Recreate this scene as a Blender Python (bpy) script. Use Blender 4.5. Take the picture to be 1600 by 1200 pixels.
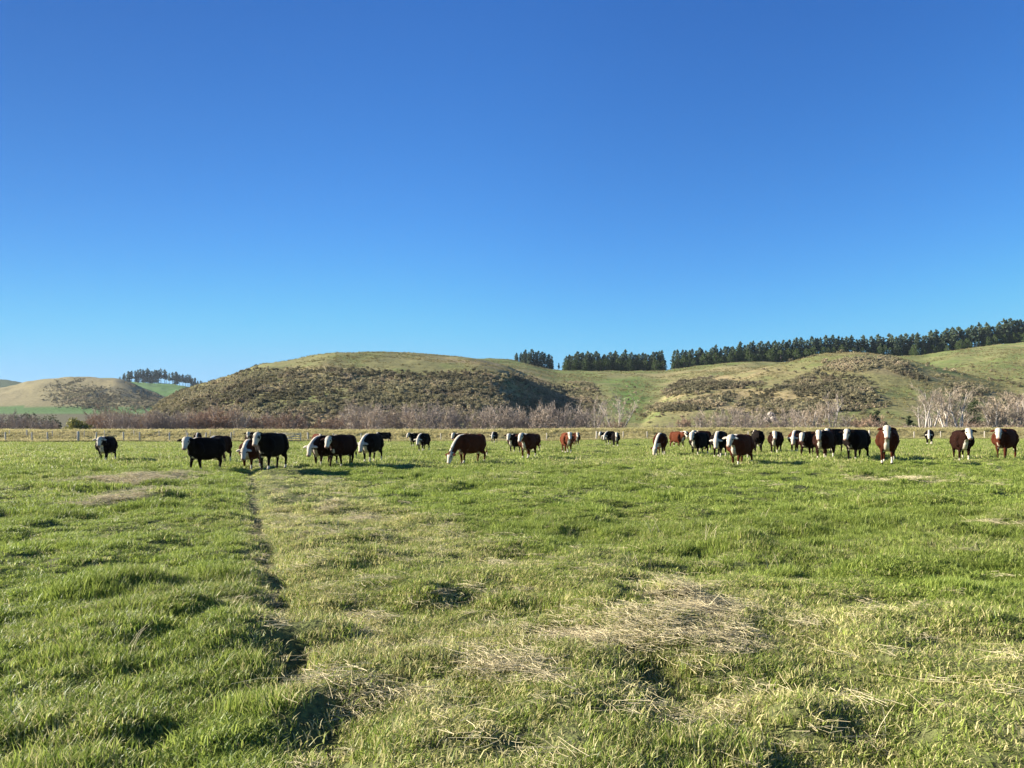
import bpy, math, random
import numpy as np
from mathutils import Vector, Matrix

for o in list(bpy.data.objects):
    bpy.data.objects.remove(o)
scene = bpy.context.scene
C = scene.collection
R = math.radians
rng = np.random.default_rng(7)
random.seed(7)

# ---------------------------------------------------------------- camera, sky, sun
CAM_H = 1.65
F = 1200.0            # focal length in photograph pixels (1600 wide)
HOR = 672.0           # horizon row in the photograph
cam_d = bpy.data.cameras.new('camera')
cam_d.sensor_width = 36.0
cam_d.lens = 36.0 * F / 1600.0
cam_d.shift_y = (HOR - 600.0) / 1600.0
cam_d.clip_start = 0.1
cam_d.clip_end = 20000
cam = bpy.data.objects.new('camera', cam_d)
cam.location = (0, 0, CAM_H)
cam.rotation_euler = (R(90), 0, 0)
C.objects.link(cam)
scene.camera = cam

SUN_EL = 23.0
SUN_AZ = -80.0        # degrees from +Y towards +X : sun stands to the left
sd = Vector((math.sin(R(SUN_AZ)) * math.cos(R(SUN_EL)), math.cos(R(SUN_AZ)) * math.cos(R(SUN_EL)), math.sin(R(SUN_EL))))
sun_d = bpy.data.lights.new('sun', 'SUN')
sun_d.energy = 5.0
sun_d.angle = R(0.55)
sun_d.color = (1.0, 0.93, 0.81)
sun = bpy.data.objects.new('sun', sun_d)
sun.rotation_euler = sd.to_track_quat('Z', 'Y').to_euler()
sun.location = (-50, 0, 60)
C.objects.link(sun)

world = bpy.data.worlds.new('World')
scene.world = world
world.use_nodes = True
wn = world.node_tree
bg = wn.nodes['Background']
sky = wn.nodes.new('ShaderNodeTexSky')
sky.sky_type = 'NISHITA'
sky.sun_disc = False
sky.sun_elevation = R(SUN_EL)
sky.sun_rotation = R(SUN_AZ)
sky.altitude = 0
sky.air_density = 1.0
sky.dust_density = 0.0
sky.ozone_density = 2.6
# deepen the clear winter sky channel by channel (contrast and gain on the physical sky)
SKY_S = 0.10
EXPO = 1.65
_tc = wn.nodes.new('ShaderNodeTexCoord'); _dt = wn.nodes.new('ShaderNodeVectorMath'); _dt.operation = 'DOT_PRODUCT'
wn.links.new(_tc.outputs['Generated'], _dt.inputs[0]); _dt.inputs[1].default_value = sd
_mr = wn.nodes.new('ShaderNodeMapRange'); _mr.interpolation_type = 'SMOOTHSTEP'      # softer brightening towards the sun
_mr.inputs[1].default_value = 0.25; _mr.inputs[2].default_value = 1.0; _mr.inputs[3].default_value = 1.0; _mr.inputs[4].default_value = 0.5
wn.links.new(_dt.outputs['Value'], _mr.inputs[0])
_sc = wn.nodes.new('ShaderNodeVectorMath'); _sc.operation = 'SCALE'
wn.links.new(sky.outputs[0], _sc.inputs[0]); wn.links.new(_mr.outputs[0], _sc.inputs['Scale'])
_sep = wn.nodes.new('ShaderNodeSeparateColor'); _com = wn.nodes.new('ShaderNodeCombineColor')
wn.links.new(_sc.outputs[0], _sep.inputs[0])
for _i, (_p, _g) in enumerate(((1.42, 0.52), (1.30, 0.90), (1.06, 1.17))):
    K0 = SKY_S * 2 ** 0.75
    a_ = wn.nodes.new('ShaderNodeMath'); a_.operation = 'MULTIPLY'; a_.inputs[1].default_value = K0
    b_ = wn.nodes.new('ShaderNodeMath'); b_.operation = 'POWER'; b_.inputs[1].default_value = _p
    c_ = wn.nodes.new('ShaderNodeMath'); c_.operation = 'MULTIPLY'; c_.inputs[1].default_value = _g
    m_ = wn.nodes.new('ShaderNodeMath'); m_.operation = 'SMOOTH_MIN'; m_.inputs[1].default_value = (0.30, 0.62, 0.93)[_i]; m_.inputs[2].default_value = (0.12, 0.2, 0.2)[_i]
    d_ = wn.nodes.new('ShaderNodeMath'); d_.operation = 'MULTIPLY'; d_.inputs[1].default_value = 1.0 / SKY_S / 2 ** EXPO
    wn.links.new(_sep.outputs[_i], a_.inputs[0]); wn.links.new(a_.outputs[0], b_.inputs[0])
    wn.links.new(b_.outputs[0], c_.inputs[0]); wn.links.new(c_.outputs[0], m_.inputs[0])
    wn.links.new(m_.outputs[0], d_.inputs[0]); wn.links.new(d_.outputs[0], _com.inputs[_i])
wn.links.new(_com.outputs[0], bg.inputs[0])
bg.inputs[1].default_value = SKY_S

vs = scene.view_settings
vs.view_transform = 'Standard'
vs.look = 'None'
vs.gamma = 1
vs.use_curve_mapping = False
vs.exposure = EXPO
scene.render.engine = 'CYCLES'
scene.cycles.max_bounces = 6
scene.cycles.diffuse_bounces = 3
scene.cycles.transmission_bounces = 3
scene.cycles.transparent_max_bounces = 4


# ---------------------------------------------------------------- numeric helpers
def hash2(ix, iy, seed):
    n = (ix.astype(np.int64) * 374761393 + iy.astype(np.int64) * 668265263 + seed * 974711) & 0x7fffffff
    n = ((n ^ (n >> 13)) * 1274126177) & 0x7fffffff
    n = n ^ (n >> 16)
    return (n & 0xffff) / 65535.0


def vnoise(x, y, seed=0):
    x = np.asarray(x, float); y = np.asarray(y, float)
    ix = np.floor(x); iy = np.floor(y)
    fx = x - ix; fy = y - iy
    fx = fx * fx * (3 - 2 * fx); fy = fy * fy * (3 - 2 * fy)
    a = hash2(ix, iy, seed); b = hash2(ix + 1, iy, seed)
    c = hash2(ix, iy + 1, seed); d = hash2(ix + 1, iy + 1, seed)
    return (a + (b - a) * fx) * (1 - fy) + (c + (d - c) * fx) * fy


def fbm(x, y, seed=0, oct=4):
    s = 0; a = 0.5; t = 0
    for i in range(oct):
        s = s + a * vnoise(x, y, seed + i * 17); t += a
        x = np.asarray(x) * 2.03 + 13.1; y = np.asarray(y) * 2.03 + 7.7; a *= 0.5
    return s / t


def sstep(a, b, x):
    t = np.clip((np.asarray(x, float) - a) / (b - a), 0, 1)
    return t * t * (3 - 2 * t)


def tag(o, label=None, cat=None, group=None, kind=None):
    if label: o['label'] = label
    if cat: o['category'] = cat
    if group: o['group'] = group
    if kind: o['kind'] = kind
    return o


def mesh_np(name, V, Fc, mats=(), smooth=False, attrs=None, mat_idx=None):
    """V: n*3 array, Fc: list of (k*m) int arrays of equal sided faces"""
    me = bpy.data.meshes.new(name)
    V = np.asarray(V, np.float32)
    me.vertices.add(len(V)); me.vertices.foreach_set('co', V.ravel())
    if not isinstance(Fc, list): Fc = [Fc]
    Fc = [np.asarray(f, np.int32) for f in Fc if len(f)]
    tot = sum(f.size for f in Fc); nf = sum(len(f) for f in Fc)
    me.loops.add(tot); me.polygons.add(nf)
    me.loops.foreach_set('vertex_index', np.concatenate([f.ravel() for f in Fc]))
    st = []; s = 0
    for f in Fc:
        k = f.shape[1]
        st.append(s + np.arange(len(f)) * k); s += f.size
    me.polygons.foreach_set('loop_start', np.concatenate(st).astype(np.int32))
    if smooth: me.polygons.foreach_set('use_smooth', np.ones(nf, bool))
    if mat_idx is not None: me.polygons.foreach_set('material_index', np.asarray(mat_idx, np.int32))
    for m in mats: me.materials.append(m)
    me.update(calc_edges=True)
    for k, (typ, arr) in (attrs or {}).items():
        a = me.attributes.new(k, typ, 'POINT')
        if typ == 'FLOAT_COLOR': a.data.foreach_set('color', np.asarray(arr, np.float32).ravel())
        elif typ == 'FLOAT_VECTOR': a.data.foreach_set('vector', np.asarray(arr, np.float32).ravel())
        else: a.data.foreach_set('value', np.asarray(arr).astype(np.int32 if typ == 'INT' else np.float32).ravel())
    return me


def link(name, me, parent=None):
    o = bpy.data.objects.new(name, me); C.objects.link(o)
    if parent is not None: o.parent = parent
    return o


class Geo:
    """collects tubes, boxes and blades in arrays"""
    def __init__(s): s.V = []; s.Q = []; s.T = []; s.n = 0; s.a = []
    def add(s, v, q=None, t=None, a=0.0):
        v = np.asarray(v, float)
        if q is not None and len(q): s.Q.append(np.asarray(q) + s.n)
        if t is not None and len(t): s.T.append(np.asarray(t) + s.n)
        s.V.append(v); s.a.append(np.full(len(v), a)); s.n += len(v)
    def tube(s, P, rad, k=5, a=0.0, cap=True):
        P = np.asarray(P, float); n = len(P)
        d = np.gradient(P, axis=0); d /= np.linalg.norm(d, axis=1)[:, None] + 1e-9
        up = np.array([0, 0, 1.0]) if abs(d[0][2]) < 0.9 else np.array([1.0, 0, 0])
        ring = []
        for i in range(n):
            x = np.cross(d[i], up); x /= np.linalg.norm(x) + 1e-9; y = np.cross(x, d[i])
            th = np.arange(k) * 2 * math.pi / k
            r = rad[i]
            ring.append(P[i] + r * (np.cos(th)[:, None] * x + np.sin(th)[:, None] * y))
        v = np.concatenate(ring)
        q = [[i * k + j, i * k + (j + 1) % k, (i + 1) * k + (j + 1) % k, (i + 1) * k + j] for i in range(n - 1) for j in range(k)]
        t = None
        if cap:
            v = np.vstack([v, P[:1], P[-1:]]); c0 = n * k; c1 = c0 + 1
            t = [[c0, (j + 1) % k, j] for j in range(k)] + [[c1, (n - 1) * k + j, (n - 1) * k + (j + 1) % k] for j in range(k)]
        s.add(v, q, t, a)
    def box(s, c, sz, a=0.0, rz=0.0):
        x, y, z = [q / 2 for q in sz]
        v = np.array([[sx * x, sy * y, sz_ * z] for sz_ in (-1, 1) for sy in (-1, 1) for sx in (-1, 1)])
        cr, sr = math.cos(rz), math.sin(rz)
        v = np.stack([v[:, 0] * cr - v[:, 1] * sr, v[:, 0] * sr + v[:, 1] * cr, v[:, 2]], 1) + np.asarray(c)
        s.add(v, [[0, 2, 3, 1], [4, 5, 7, 6], [0, 1, 5, 4], [2, 6, 7, 3], [0, 4, 6, 2], [1, 3, 7, 5]], None, a)
    def mesh(s, name, mats, smooth=False):
        V = np.concatenate(s.V)
        fs = []
        if s.Q: fs.append(np.concatenate(s.Q))
        if s.T: fs.append(np.concatenate(s.T))
        return mesh_np(name, V, fs, mats, smooth, {'bl': ('FLOAT', np.concatenate(s.a))})


# ---------------------------------------------------------------- materials
def newmat(name):
    m = bpy.data.materials.new(name); m.use_nodes = True
    nt = m.node_tree
    return m, nt, nt.nodes['Principled BSDF'], nt.nodes['Material Output']


def N(nt, t, **kw):
    n = nt.nodes.new(t)
    for k, v in kw.items(): setattr(n, k, v)
    return n


def mixrgb(nt, fac, a, b, blend='MIX'):
    n = N(nt, 'ShaderNodeMix', data_type='RGBA', blend_type=blend)
    for sock, v in ((n.inputs[0], fac), (n.inputs[6], a), (n.inputs[7], b)):
        if hasattr(v, 'is_output') or isinstance(v, bpy.types.NodeSocket): nt.links.new(v, sock)
        elif isinstance(v, (int, float)): sock.default_value = v
        else: sock.default_value = (*v, 1)
    return n.outputs[2]


def math_n(nt, op, a, b=0.0, c=0.0, clamp=False):
    n = N(nt, 'ShaderNodeMath', operation=op, use_clamp=clamp)
    for i, v in enumerate((a, b, c)):
        if isinstance(v, bpy.types.NodeSocket): nt.links.new(v, n.inputs[i])
        else: n.inputs[i].default_value = v
    return n.outputs[0]


def attr(nt, name, typ='GEOMETRY'):
    return N(nt, 'ShaderNodeAttribute', attribute_name=name, attribute_type=typ)


def leaf_mat(name, cols, straw=None, transl=0.3, rough=0.5, spec=0.25, inst=True, tone_lo=0.7, tone_hi=1.3):
    """cols: two colours mixed by the per-blade value; straw shown by blades whose value lies below the instance's tint"""
    m, nt, bs, out = newmat(name)
    bl = attr(nt, 'bl').outputs['Fac']
    c = mixrgb(nt, bl, cols[0], cols[1])
    if straw is not None:
        ti = attr(nt, 'tint', 'INSTANCER').outputs['Fac']
        bl2 = math_n(nt, 'FRACT', math_n(nt, 'MULTIPLY', bl, 7.31))
        f = math_n(nt, 'MULTIPLY', math_n(nt, 'SUBTRACT', ti, bl2), 6.0, clamp=True)
        c = mixrgb(nt, f, c, straw)
    if inst:
        to = attr(nt, 'tone', 'INSTANCER').outputs['Fac']
        mr = N(nt, 'ShaderNodeMapRange'); nt.links.new(to, mr.inputs[0])
        mr.inputs[3].default_value = tone_lo; mr.inputs[4].default_value = tone_hi
        mul = N(nt, 'ShaderNodeVectorMath', operation='SCALE')
        nt.links.new(c, mul.inputs[0]); nt.links.new(mr.outputs[0], mul.inputs['Scale'])
        c = mul.outputs[0]
    nt.links.new(c, bs.inputs['Base Color'])
    bs.inputs['Roughness'].default_value = rough
    bs.inputs['Specular IOR Level'].default_value = spec
    if transl > 0:
        tr = N(nt, 'ShaderNodeBsdfTranslucent'); nt.links.new(c, tr.inputs[0])
        mx = N(nt, 'ShaderNodeMixShader'); mx.inputs[0].default_value = transl
        nt.links.new(bs.outputs[0], mx.inputs[1]); nt.links.new(tr.outputs[0], mx.inputs[2])
        nt.links.new(mx.outputs[0], out.inputs[0])
    return m


def bark_mat(name, c1, c2, scale=3.0):
    m, nt, bs, out = newmat(name)
    tc = N(nt, 'ShaderNodeTexCoord'); no = N(nt, 'ShaderNodeTexNoise')
    no.inputs['Scale'].default_value = scale; no.inputs['Detail'].default_value = 5
    nt.links.new(tc.outputs['Object'], no.inputs['Vector'])
    oi = N(nt, 'ShaderNodeObjectInfo')
    c = mixrgb(nt, no.outputs[0], c1, c2)
    c = mixrgb(nt, 1.0, c, mixrgb(nt, oi.outputs['Random'], (0.75, 0.75, 0.78), (1.15, 1.1, 1.05)), 'MULTIPLY')
    nt.links.new(c, bs.inputs['Base Color'])
    bs.inputs['Roughness'].default_value = 0.9
    bs.inputs['Specular IOR Level'].default_value = 0.15
    return m


M = {}
M['grass'] = leaf_mat('grass_blades', ((0.075, 0.135, 0.013), (0.390, 0.450, 0.100)), (0.56, 0.50, 0.23), 0.40, 0.45, 0.18)
M['rank'] = leaf_mat('rank_grass', ((0.40, 0.355, 0.155), (0.62, 0.54, 0.28)), (0.19, 0.19, 0.06), 0.42, 0.7, 0.1)
M['straw'] = leaf_mat('straw', ((0.46, 0.38, 0.21), (0.72, 0.63, 0.39)), None, 0.15, 0.6, 0.2)
M['scrub'] = leaf_mat('hill_scrub', ((0.15, 0.14, 0.075), (0.32, 0.285, 0.165)), (0.38, 0.30, 0.20), 0.3, 0.8, 0.1, tone_lo=0.6, tone_hi=1.4)
M['tussock'] = leaf_mat('hill_tussock', ((0.23, 0.21, 0.09), (0.32, 0.27, 0.13)), None, 0.2, 0.8, 0.1)
M['needle'] = leaf_mat('pine_needles', ((0.055, 0.085, 0.050), (0.145, 0.185, 0.100)), None, 0.25, 0.7, 0.15, inst=False)
M['needle_green'] = leaf_mat('young_pine_needles', ((0.050, 0.082, 0.026), (0.120, 0.165, 0.055)), None, 0.25, 0.7, 0.12, inst=False)
M['dark_leaf'] = leaf_mat('dark_leaves', ((0.035, 0.050, 0.018), (0.08, 0.095, 0.035)), None, 0.15, 0.7, 0.15, inst=False)
M['yellow_leaf'] = leaf_mat('yellow_leaves', ((0.17, 0.17, 0.035), (0.30, 0.28, 0.07)), None, 0.25, 0.7, 0.15, inst=False)
M['pine_bark'] = bark_mat('pine_bark', (0.16, 0.13, 0.11), (0.30, 0.26, 0.23))
M['bark_pale'] = bark_mat('pale_bark', (0.36, 0.32, 0.27), (0.56, 0.52, 0.46))
M['bark_grey'] = bark_mat('grey_bark', (0.20, 0.17, 0.145), (0.34, 0.29, 0.25))
M['twig_grey'] = bark_mat('grey_twigs', (0.30, 0.25, 0.195), (0.46, 0.395, 0.32))
M['twig_red'] = bark_mat('red_twigs', (0.28, 0.20, 0.135), (0.42, 0.315, 0.225))
M['twig_pink'] = bark_mat('pink_twigs', (0.29, 0.24, 0.17), (0.43, 0.36, 0.27))
M['post'] = bark_mat('post_wood', (0.42, 0.38, 0.30), (0.62, 0.57, 0.48), 6)
M['wire'] = bark_mat('fence_wire', (0.28, 0.28, 0.28), (0.36, 0.36, 0.35), 6)
M['gate'] = bark_mat('gate_wood', (0.50, 0.47, 0.40), (0.66, 0.62, 0.54), 6)
M['rock'] = bark_mat('pale_rock', (0.15, 0.13, 0.11), (0.40, 0.35, 0.30), 2.0)


def soil_mat():
    m, nt, bs, out = newmat('turf_soil')
    tc = N(nt, 'ShaderNodeTexCoord')
    n1 = N(nt, 'ShaderNodeTexNoise'); n1.inputs['Scale'].default_value = 0.7; n1.inputs['Detail'].default_value = 8
    n2 = N(nt, 'ShaderNodeTexNoise'); n2.inputs['Scale'].default_value = 22; n2.inputs['Detail'].default_value = 6
    for n in (n1, n2): nt.links.new(tc.outputs['Object'], n.inputs['Vector'])
    r2 = N(nt, 'ShaderNodeValToRGB'); nt.links.new(n2.outputs[0], r2.inputs[0])
    e = r2.color_ramp.elements
    e[0].position = 0.35; e[0].color = (0.035, 0.045, 0.014, 1); e[1].position = 0.68; e[1].color = (0.15, 0.18, 0.05, 1)
    c = mixrgb(nt, math_n(nt, 'MULTIPLY', n1.outputs[0], 0.5), r2.outputs[0], (0.17, 0.16, 0.075))
    nt.links.new(c, bs.inputs['Base Color'])
    bs.inputs['Roughness'].default_value = 0.95; bs.inputs['Specular IOR Level'].default_value = 0.1
    bp = N(nt, 'ShaderNodeBump'); bp.inputs['Distance'].default_value = 0.03
    nt.links.new(n2.outputs[0], bp.inputs['Height']); nt.links.new(bp.outputs[0], bs.inputs['Normal'])
    return m


M['soil'] = soil_mat()


def hill_mat():
    m, nt, bs, out = newmat('hill_grass')
    tc = N(nt, 'ShaderNodeTexCoord'); va = attr(nt, 'col').outputs['Color']
    n1 = N(nt, 'ShaderNodeTexNoise'); n1.inputs['Scale'].default_value = 0.35; n1.inputs['Detail'].default_value = 8
    n1.inputs['Roughness'].default_value = 0.7
    nt.links.new(tc.outputs['Object'], n1.inputs['Vector'])
    rp = N(nt, 'ShaderNodeValToRGB'); nt.links.new(n1.outputs[0], rp.inputs[0])
    e = rp.color_ramp.elements; e[0].position = 0.3; e[0].color = (0.62, 0.62, 0.6, 1); e[1].position = 0.7; e[1].color = (1.3, 1.25, 1.2, 1)
    c = mixrgb(nt, 1.0, va, rp.outputs[0], 'MULTIPLY')
    nt.links.new(c, bs.inputs['Base Color'])
    bs.inputs['Roughness'].default_value = 0.95; bs.inputs['Specular IOR Level'].default_value = 0.1
    bp = N(nt, 'ShaderNodeBump'); bp.inputs['Distance'].default_value = 0.8; bp.inputs['Strength'].default_value = 0.8
    nt.links.new(n1.outputs[0], bp.inputs['Height']); nt.links.new(bp.outputs[0], bs.inputs['Normal'])
    return m


M['hill'] = hill_mat()


def cow_mat():
    m, nt, bs, out = newmat('cow_coat')
    oi = N(nt, 'ShaderNodeObjectInfo')
    a = attr(nt, 'coat').outputs['Color']
    sp = N(nt, 'ShaderNodeSeparateColor'); nt.links.new(a, sp.inputs[0])
    tc = N(nt, 'ShaderNodeTexCoord')
    n1 = N(nt, 'ShaderNodeTexNoise'); n1.inputs['Scale'].default_value = 9; n1.inputs['Detail'].default_value = 6
    nt.links.new(tc.outputs['Object'], n1.inputs['Vector'])
    dark = mixrgb(nt, 1.0, oi.outputs['Color'], mixrgb(nt, n1.outputs[0], (0.55, 0.55, 0.55), (1.5, 1.4, 1.35)), 'MULTIPLY')
    white = mixrgb(nt, n1.outputs[0], (0.36, 0.31, 0.23), (0.72, 0.66, 0.55))
    n0 = N(nt, 'ShaderNodeTexNoise'); n0.inputs['Scale'].default_value = 4.5; n0.inputs['Detail'].default_value = 3
    of = N(nt, 'ShaderNodeVectorMath', operation='ADD'); nt.links.new(tc.outputs['Object'], of.inputs[0])
    cb = N(nt, 'ShaderNodeCombineXYZ'); nt.links.new(math_n(nt, 'MULTIPLY', oi.outputs['Random'], 40.0), cb.inputs[0]); nt.links.new(cb.outputs[0], of.inputs[1])
    nt.links.new(of.outputs[0], n0.inputs['Vector'])
    w = math_n(nt, 'ADD', sp.outputs[0], math_n(nt, 'MULTIPLY', math_n(nt, 'SUBTRACT', n0.outputs[0], 0.5), 1.15))
    w = math_n(nt, 'MULTIPLY', math_n(nt, 'SUBTRACT', w, 0.42), 6.0, clamp=True)
    dn = N(nt, 'ShaderNodeTexNoise'); dn.inputs['Scale'].default_value = 2.6; nt.links.new(of.outputs[0], dn.inputs['Vector'])
    white = mixrgb(nt, math_n(nt, 'MULTIPLY', math_n(nt, 'SUBTRACT', dn.outputs[0], 0.42), 2.2, clamp=True), white, (0.40, 0.32, 0.22))
    c = mixrgb(nt, w, dark, white)
    c = mixrgb(nt, sp.outputs[1], c, (0.26, 0.15, 0.12))
    c = mixrgb(nt, sp.outputs[2], c, (0.02, 0.017, 0.014))
    nt.links.new(c, bs.inputs['Base Color'])
    bs.inputs['Roughness'].default_value = 0.8; bs.inputs['Specular IOR Level'].default_value = 0.05
    n2 = N(nt, 'ShaderNodeTexNoise'); n2.inputs['Scale'].default_value = 60; n2.inputs['Detail'].default_value = 4
    nt.links.new(tc.outputs['Object'], n2.inputs['Vector'])
    bp = N(nt, 'ShaderNodeBump'); bp.inputs['Distance'].default_value = 0.012; bp.inputs['Strength'].default_value = 0.7
    nt.links.new(n2.outputs[0], bp.inputs['Height']); nt.links.new(bp.outputs[0], bs.inputs['Normal'])
    return m


M['cow'] = cow_mat()

# ---------------------------------------------------------------- ground shape
# two wheel ruts of a farm track cross the paddock
def rut1(x, y): return x - (-1.3 - (y - 4.6) * 0.35)
def rut2(x, y): return x - (1.5 - (y - 4.1) * 0.375)


# hummocks with a hoof hollow on their right, where the photograph shows dark pockets
MOUNDS = []
for _px, _py, _a in ((490, 1100, .17), (668, 925, .15), (790, 985, .12), (1050, 945, .15), (150, 930, .13), (290, 965, .13), (20, 870, .12), (180, 1000, .12), (560, 1010, .08), (1170, 860, .14),
                     (950, 950, .11), (1370, 1010, .11), (190, 1130, .14), (330, 1140, .12), (1250, 1120, .12), (60, 820, .12), (260, 845, .12), (700, 840, .12), (1320, 800, .12), (860, 790, .12)):
    _d = CAM_H * F / (_py - HOR)
    MOUNDS.append(((_px - 800) / F * _d, _d, _a))


def ground_z(x, y, fine=True):
    x = np.asarray(x, float); y = np.asarray(y, float)
    z = 0.24 * sstep(0, 20, x) - 0.04 * sstep(0, 20, -x)
    r = np.hypot(x, y)
    z = z + (fbm(x / 9, y / 9, 3, 3) - 0.5) * 0.16 * sstep(2, 12, r)
    if fine:
        near = 1 - sstep(60, 130, r)
        z = z + near * (fbm(x / 1.1, y / 0.9, 11, 3) - 0.5) * 0.40
        z = z + near * (fbm(x / 0.35, y / 0.35, 5, 2) - 0.5) * 0.06
        wob = (fbm(y / 2.2, y * 0 + 3.3, 9, 3) - 0.5) * 0.55
        z = z - near * 0.11 * np.exp(-((rut1(x, y) + wob) / 0.22) ** 2) * (0.65 + 0.6 * vnoise(x * 2.2, y * 1.6, 19))
        z = z - near * 0.05 * np.exp(-((rut2(x, y) + wob) / 0.30) ** 2)
        for mx, my, am in MOUNDS:
            z = z + am * np.exp(-(((x - mx) / 0.24) ** 2 + ((y - my) / 0.30) ** 2)) - am * 0.5 * np.exp(-(((x - mx - 0.42) / 0.26) ** 2 + ((y - my) / 0.26) ** 2))
    # stopbank behind the fence line, ground flat beyond it
    fy = fence_y(x)
    b = sstep(fy + 3, fy + 12, y) * (1 - sstep(fy + 19, fy + 28, y))
    z = z + 1.45 * b
    return z


def fence_y(x):
    u = np.clip(np.asarray(x, float), -90, 110)
    return 112 + 0.10 * u + 0 * u


def ground_mesh():
    # polar sheet around the camera, fine in front and coarser behind, out past the hills
    rs = np.concatenate([[0.0], np.geomspace(1.2, 160, 520), np.geomspace(170, 9000, 60)])
    th = np.concatenate([np.linspace(R(-48), R(48), 620), np.linspace(R(50), R(310), 90)])
    Rr, T = np.meshgrid(rs, th, indexing='ij')
    X = Rr * np.sin(T); Y = Rr * np.cos(T)
    Z = ground_z(X, Y)
    V = np.stack([X, Y, Z], -1).reshape(-1, 3)
    n, k = len(rs), len(th)
    i = np.arange(n - 1)[:, None]; j = np.arange(k)[None, :]; j2 = (j + 1) % k
    q = np.stack([i * k + j, (i + 1) * k + j, (i + 1) * k + j2, i * k + j2], -1).reshape(-1, 4)[:, ::-1]
    return mesh_np('ground', V, q, [M['soil']], True)


o = tag(link('ground', ground_mesh()), kind='structure')


# ---------------------------------------------------------------- hills
def curve(pts):
    a = np.array(pts, float)
    def f(px):
        # smoothed piecewise linear
        s = 0
        for d, w in ((-14, .15), (-7, .22), (0, .26), (7, .22), (14, .15)):
            s = s + w * np.interp(px + d, a[:, 0], a[:, 1])
        return s
    return f


sk1 = curve([(-300, 676), (180, 676), (225, 655), (250, 630), (300, 604), (350, 592), (380, 581), (410, 570), (450, 566), (480, 559), (520, 552), (590, 549.5),
             (650, 551), (700, 555), (750, 561), (790, 573), (830, 590), (870, 608), (900, 624), (930, 644), (960, 664), (985, 670), (1010, 650), (1040, 618), (1070, 602),
             (1110, 592), (1160, 584), (1230, 568), (1280, 556), (1330, 550.5), (1370, 554), (1400, 560), (1430, 567), (1470, 577), (1510, 588), (1560, 601), (1620, 616), (1700, 635), (2400, 655)])
sk2 = curve([(-300, 676), (500, 676), (560, 640), (600, 606), (700, 570), (750, 562), (800, 565), (870, 579), (1040, 580), (1060, 577), (1120, 570), (1160, 566), (1230, 566), (1300, 556), (1400, 556),
             (1440, 556), (1500, 547), (1560, 540), (1600, 537), (1700, 530), (2000, 520), (2400, 520)])
sk3 = curve([(-900, 600), (-200, 604), (0, 607), (20, 603), (60, 594), (100, 590), (140, 589), (190, 592), (205, 598), (240, 613), (280, 632), (320, 646), (2400, 646)])
sk4 = curve([(-900, 640), (100, 612), (170, 602), (200, 597), (240, 599), (300, 606), (340, 609), (420, 606), (600, 606), (2400, 620)])
sk5 = curve([(-900, 560), (-300, 572), (-100, 584), (0, 593), (45, 599), (80, 606), (140, 620), (2400, 630)])
kf = curve([(-300, 1.0), (300, 0.8), (750, 0.72), (790, 0.85), (850, 1.7), (930, 1.8), (1000, 1.1), (2400, 0.9)])


def e_layer(px, Y, sk, y0, yc, k, back, base):
    """apparent elevation of one hill layer along a sight line: rises from y0 to the crest at yc, falls behind"""
    S = (HOR - sk) / F
    t = np.clip((Y - y0) / (yc - y0), 0, 1)
    up = base + (S - base) * np.sin(math.pi / 2 * t ** k)
    dn = S * np.clip(1 - ((Y - yc) / back), -0.2, 1) ** 1.0
    # hillside falls behind the crest
    return np.where(Y <= yc, up, S - (S + 0.02) * sstep(0, 1, (Y - yc) / back))


def smax(a, b, k):
    h = np.clip(0.5 + 0.5 * (a - b) / k, 0, 1)
    return b + (a - b) * h + k * h * (1 - h)


def hill_e(px, Y):
    base = (0.4 - CAM_H) / Y - 0.002
    c1 = 430 - 60 * sstep(860, 980, px) * (1 - sstep(1000, 1060, px)) + 30 * np.sin(px / 90.0)
    e1 = e_layer(px, Y, sk1(px), 205, c1, kf(px), 260, base)
    e2 = e_layer(px, Y, sk2(px), 235, 640, 0.95, 500, base)
    e3 = e_layer(px, Y, sk3(px), 820, 1080, 0.9, 300, base + 0.026)
    e4 = e_layer(px, Y, sk4(px), 900, 1450, 1.0, 700, base + 0.02)
    e5 = e_layer(px, Y, sk5(px), 1200, 1800, 1.0, 900, base)
    et = np.where(Y > 380, base + 0.0265 * sstep(560, 800, Y)  * (1 - sstep(1900, 2500, Y)), base)
    e = smax(e1, e2, 0.0022)
    e3 = np.where(Y > 760, e3, -0.5); e4 = np.where(Y > 880, e4, -0.5); e5 = np.where(Y > 1150, e5, -0.5)
    for q in (e3, e4, e5, et): e = np.maximum(e, q)
    return e


def hill_z(x, y):
    px = 800 + F * x / y
    z = CAM_H + y * hill_e(px, y)
    amp = np.where(y > 560, sstep(26, 48, z), sstep(1.5, 14, z))
    n = (fbm(x / 55 + 3, y / 70, 21, 4) - 0.5) * 5.5 + (fbm(x / 14, y / 18, 31, 3) - 0.5) * 2.2
    far = 1 + 1.2 * sstep(700, 1000, y)
    # keep the crest lines where they are: less relief on top
    return z + amp * n * far * 0.8


def srgb(r, g, b):
    f = lambda c: (c / 255 / 12.92) if c / 255 < 0.04045 else ((c / 255 + 0.055) / 1.055) ** 2.4
    return np.array([f(r), f(g), f(b)])


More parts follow.
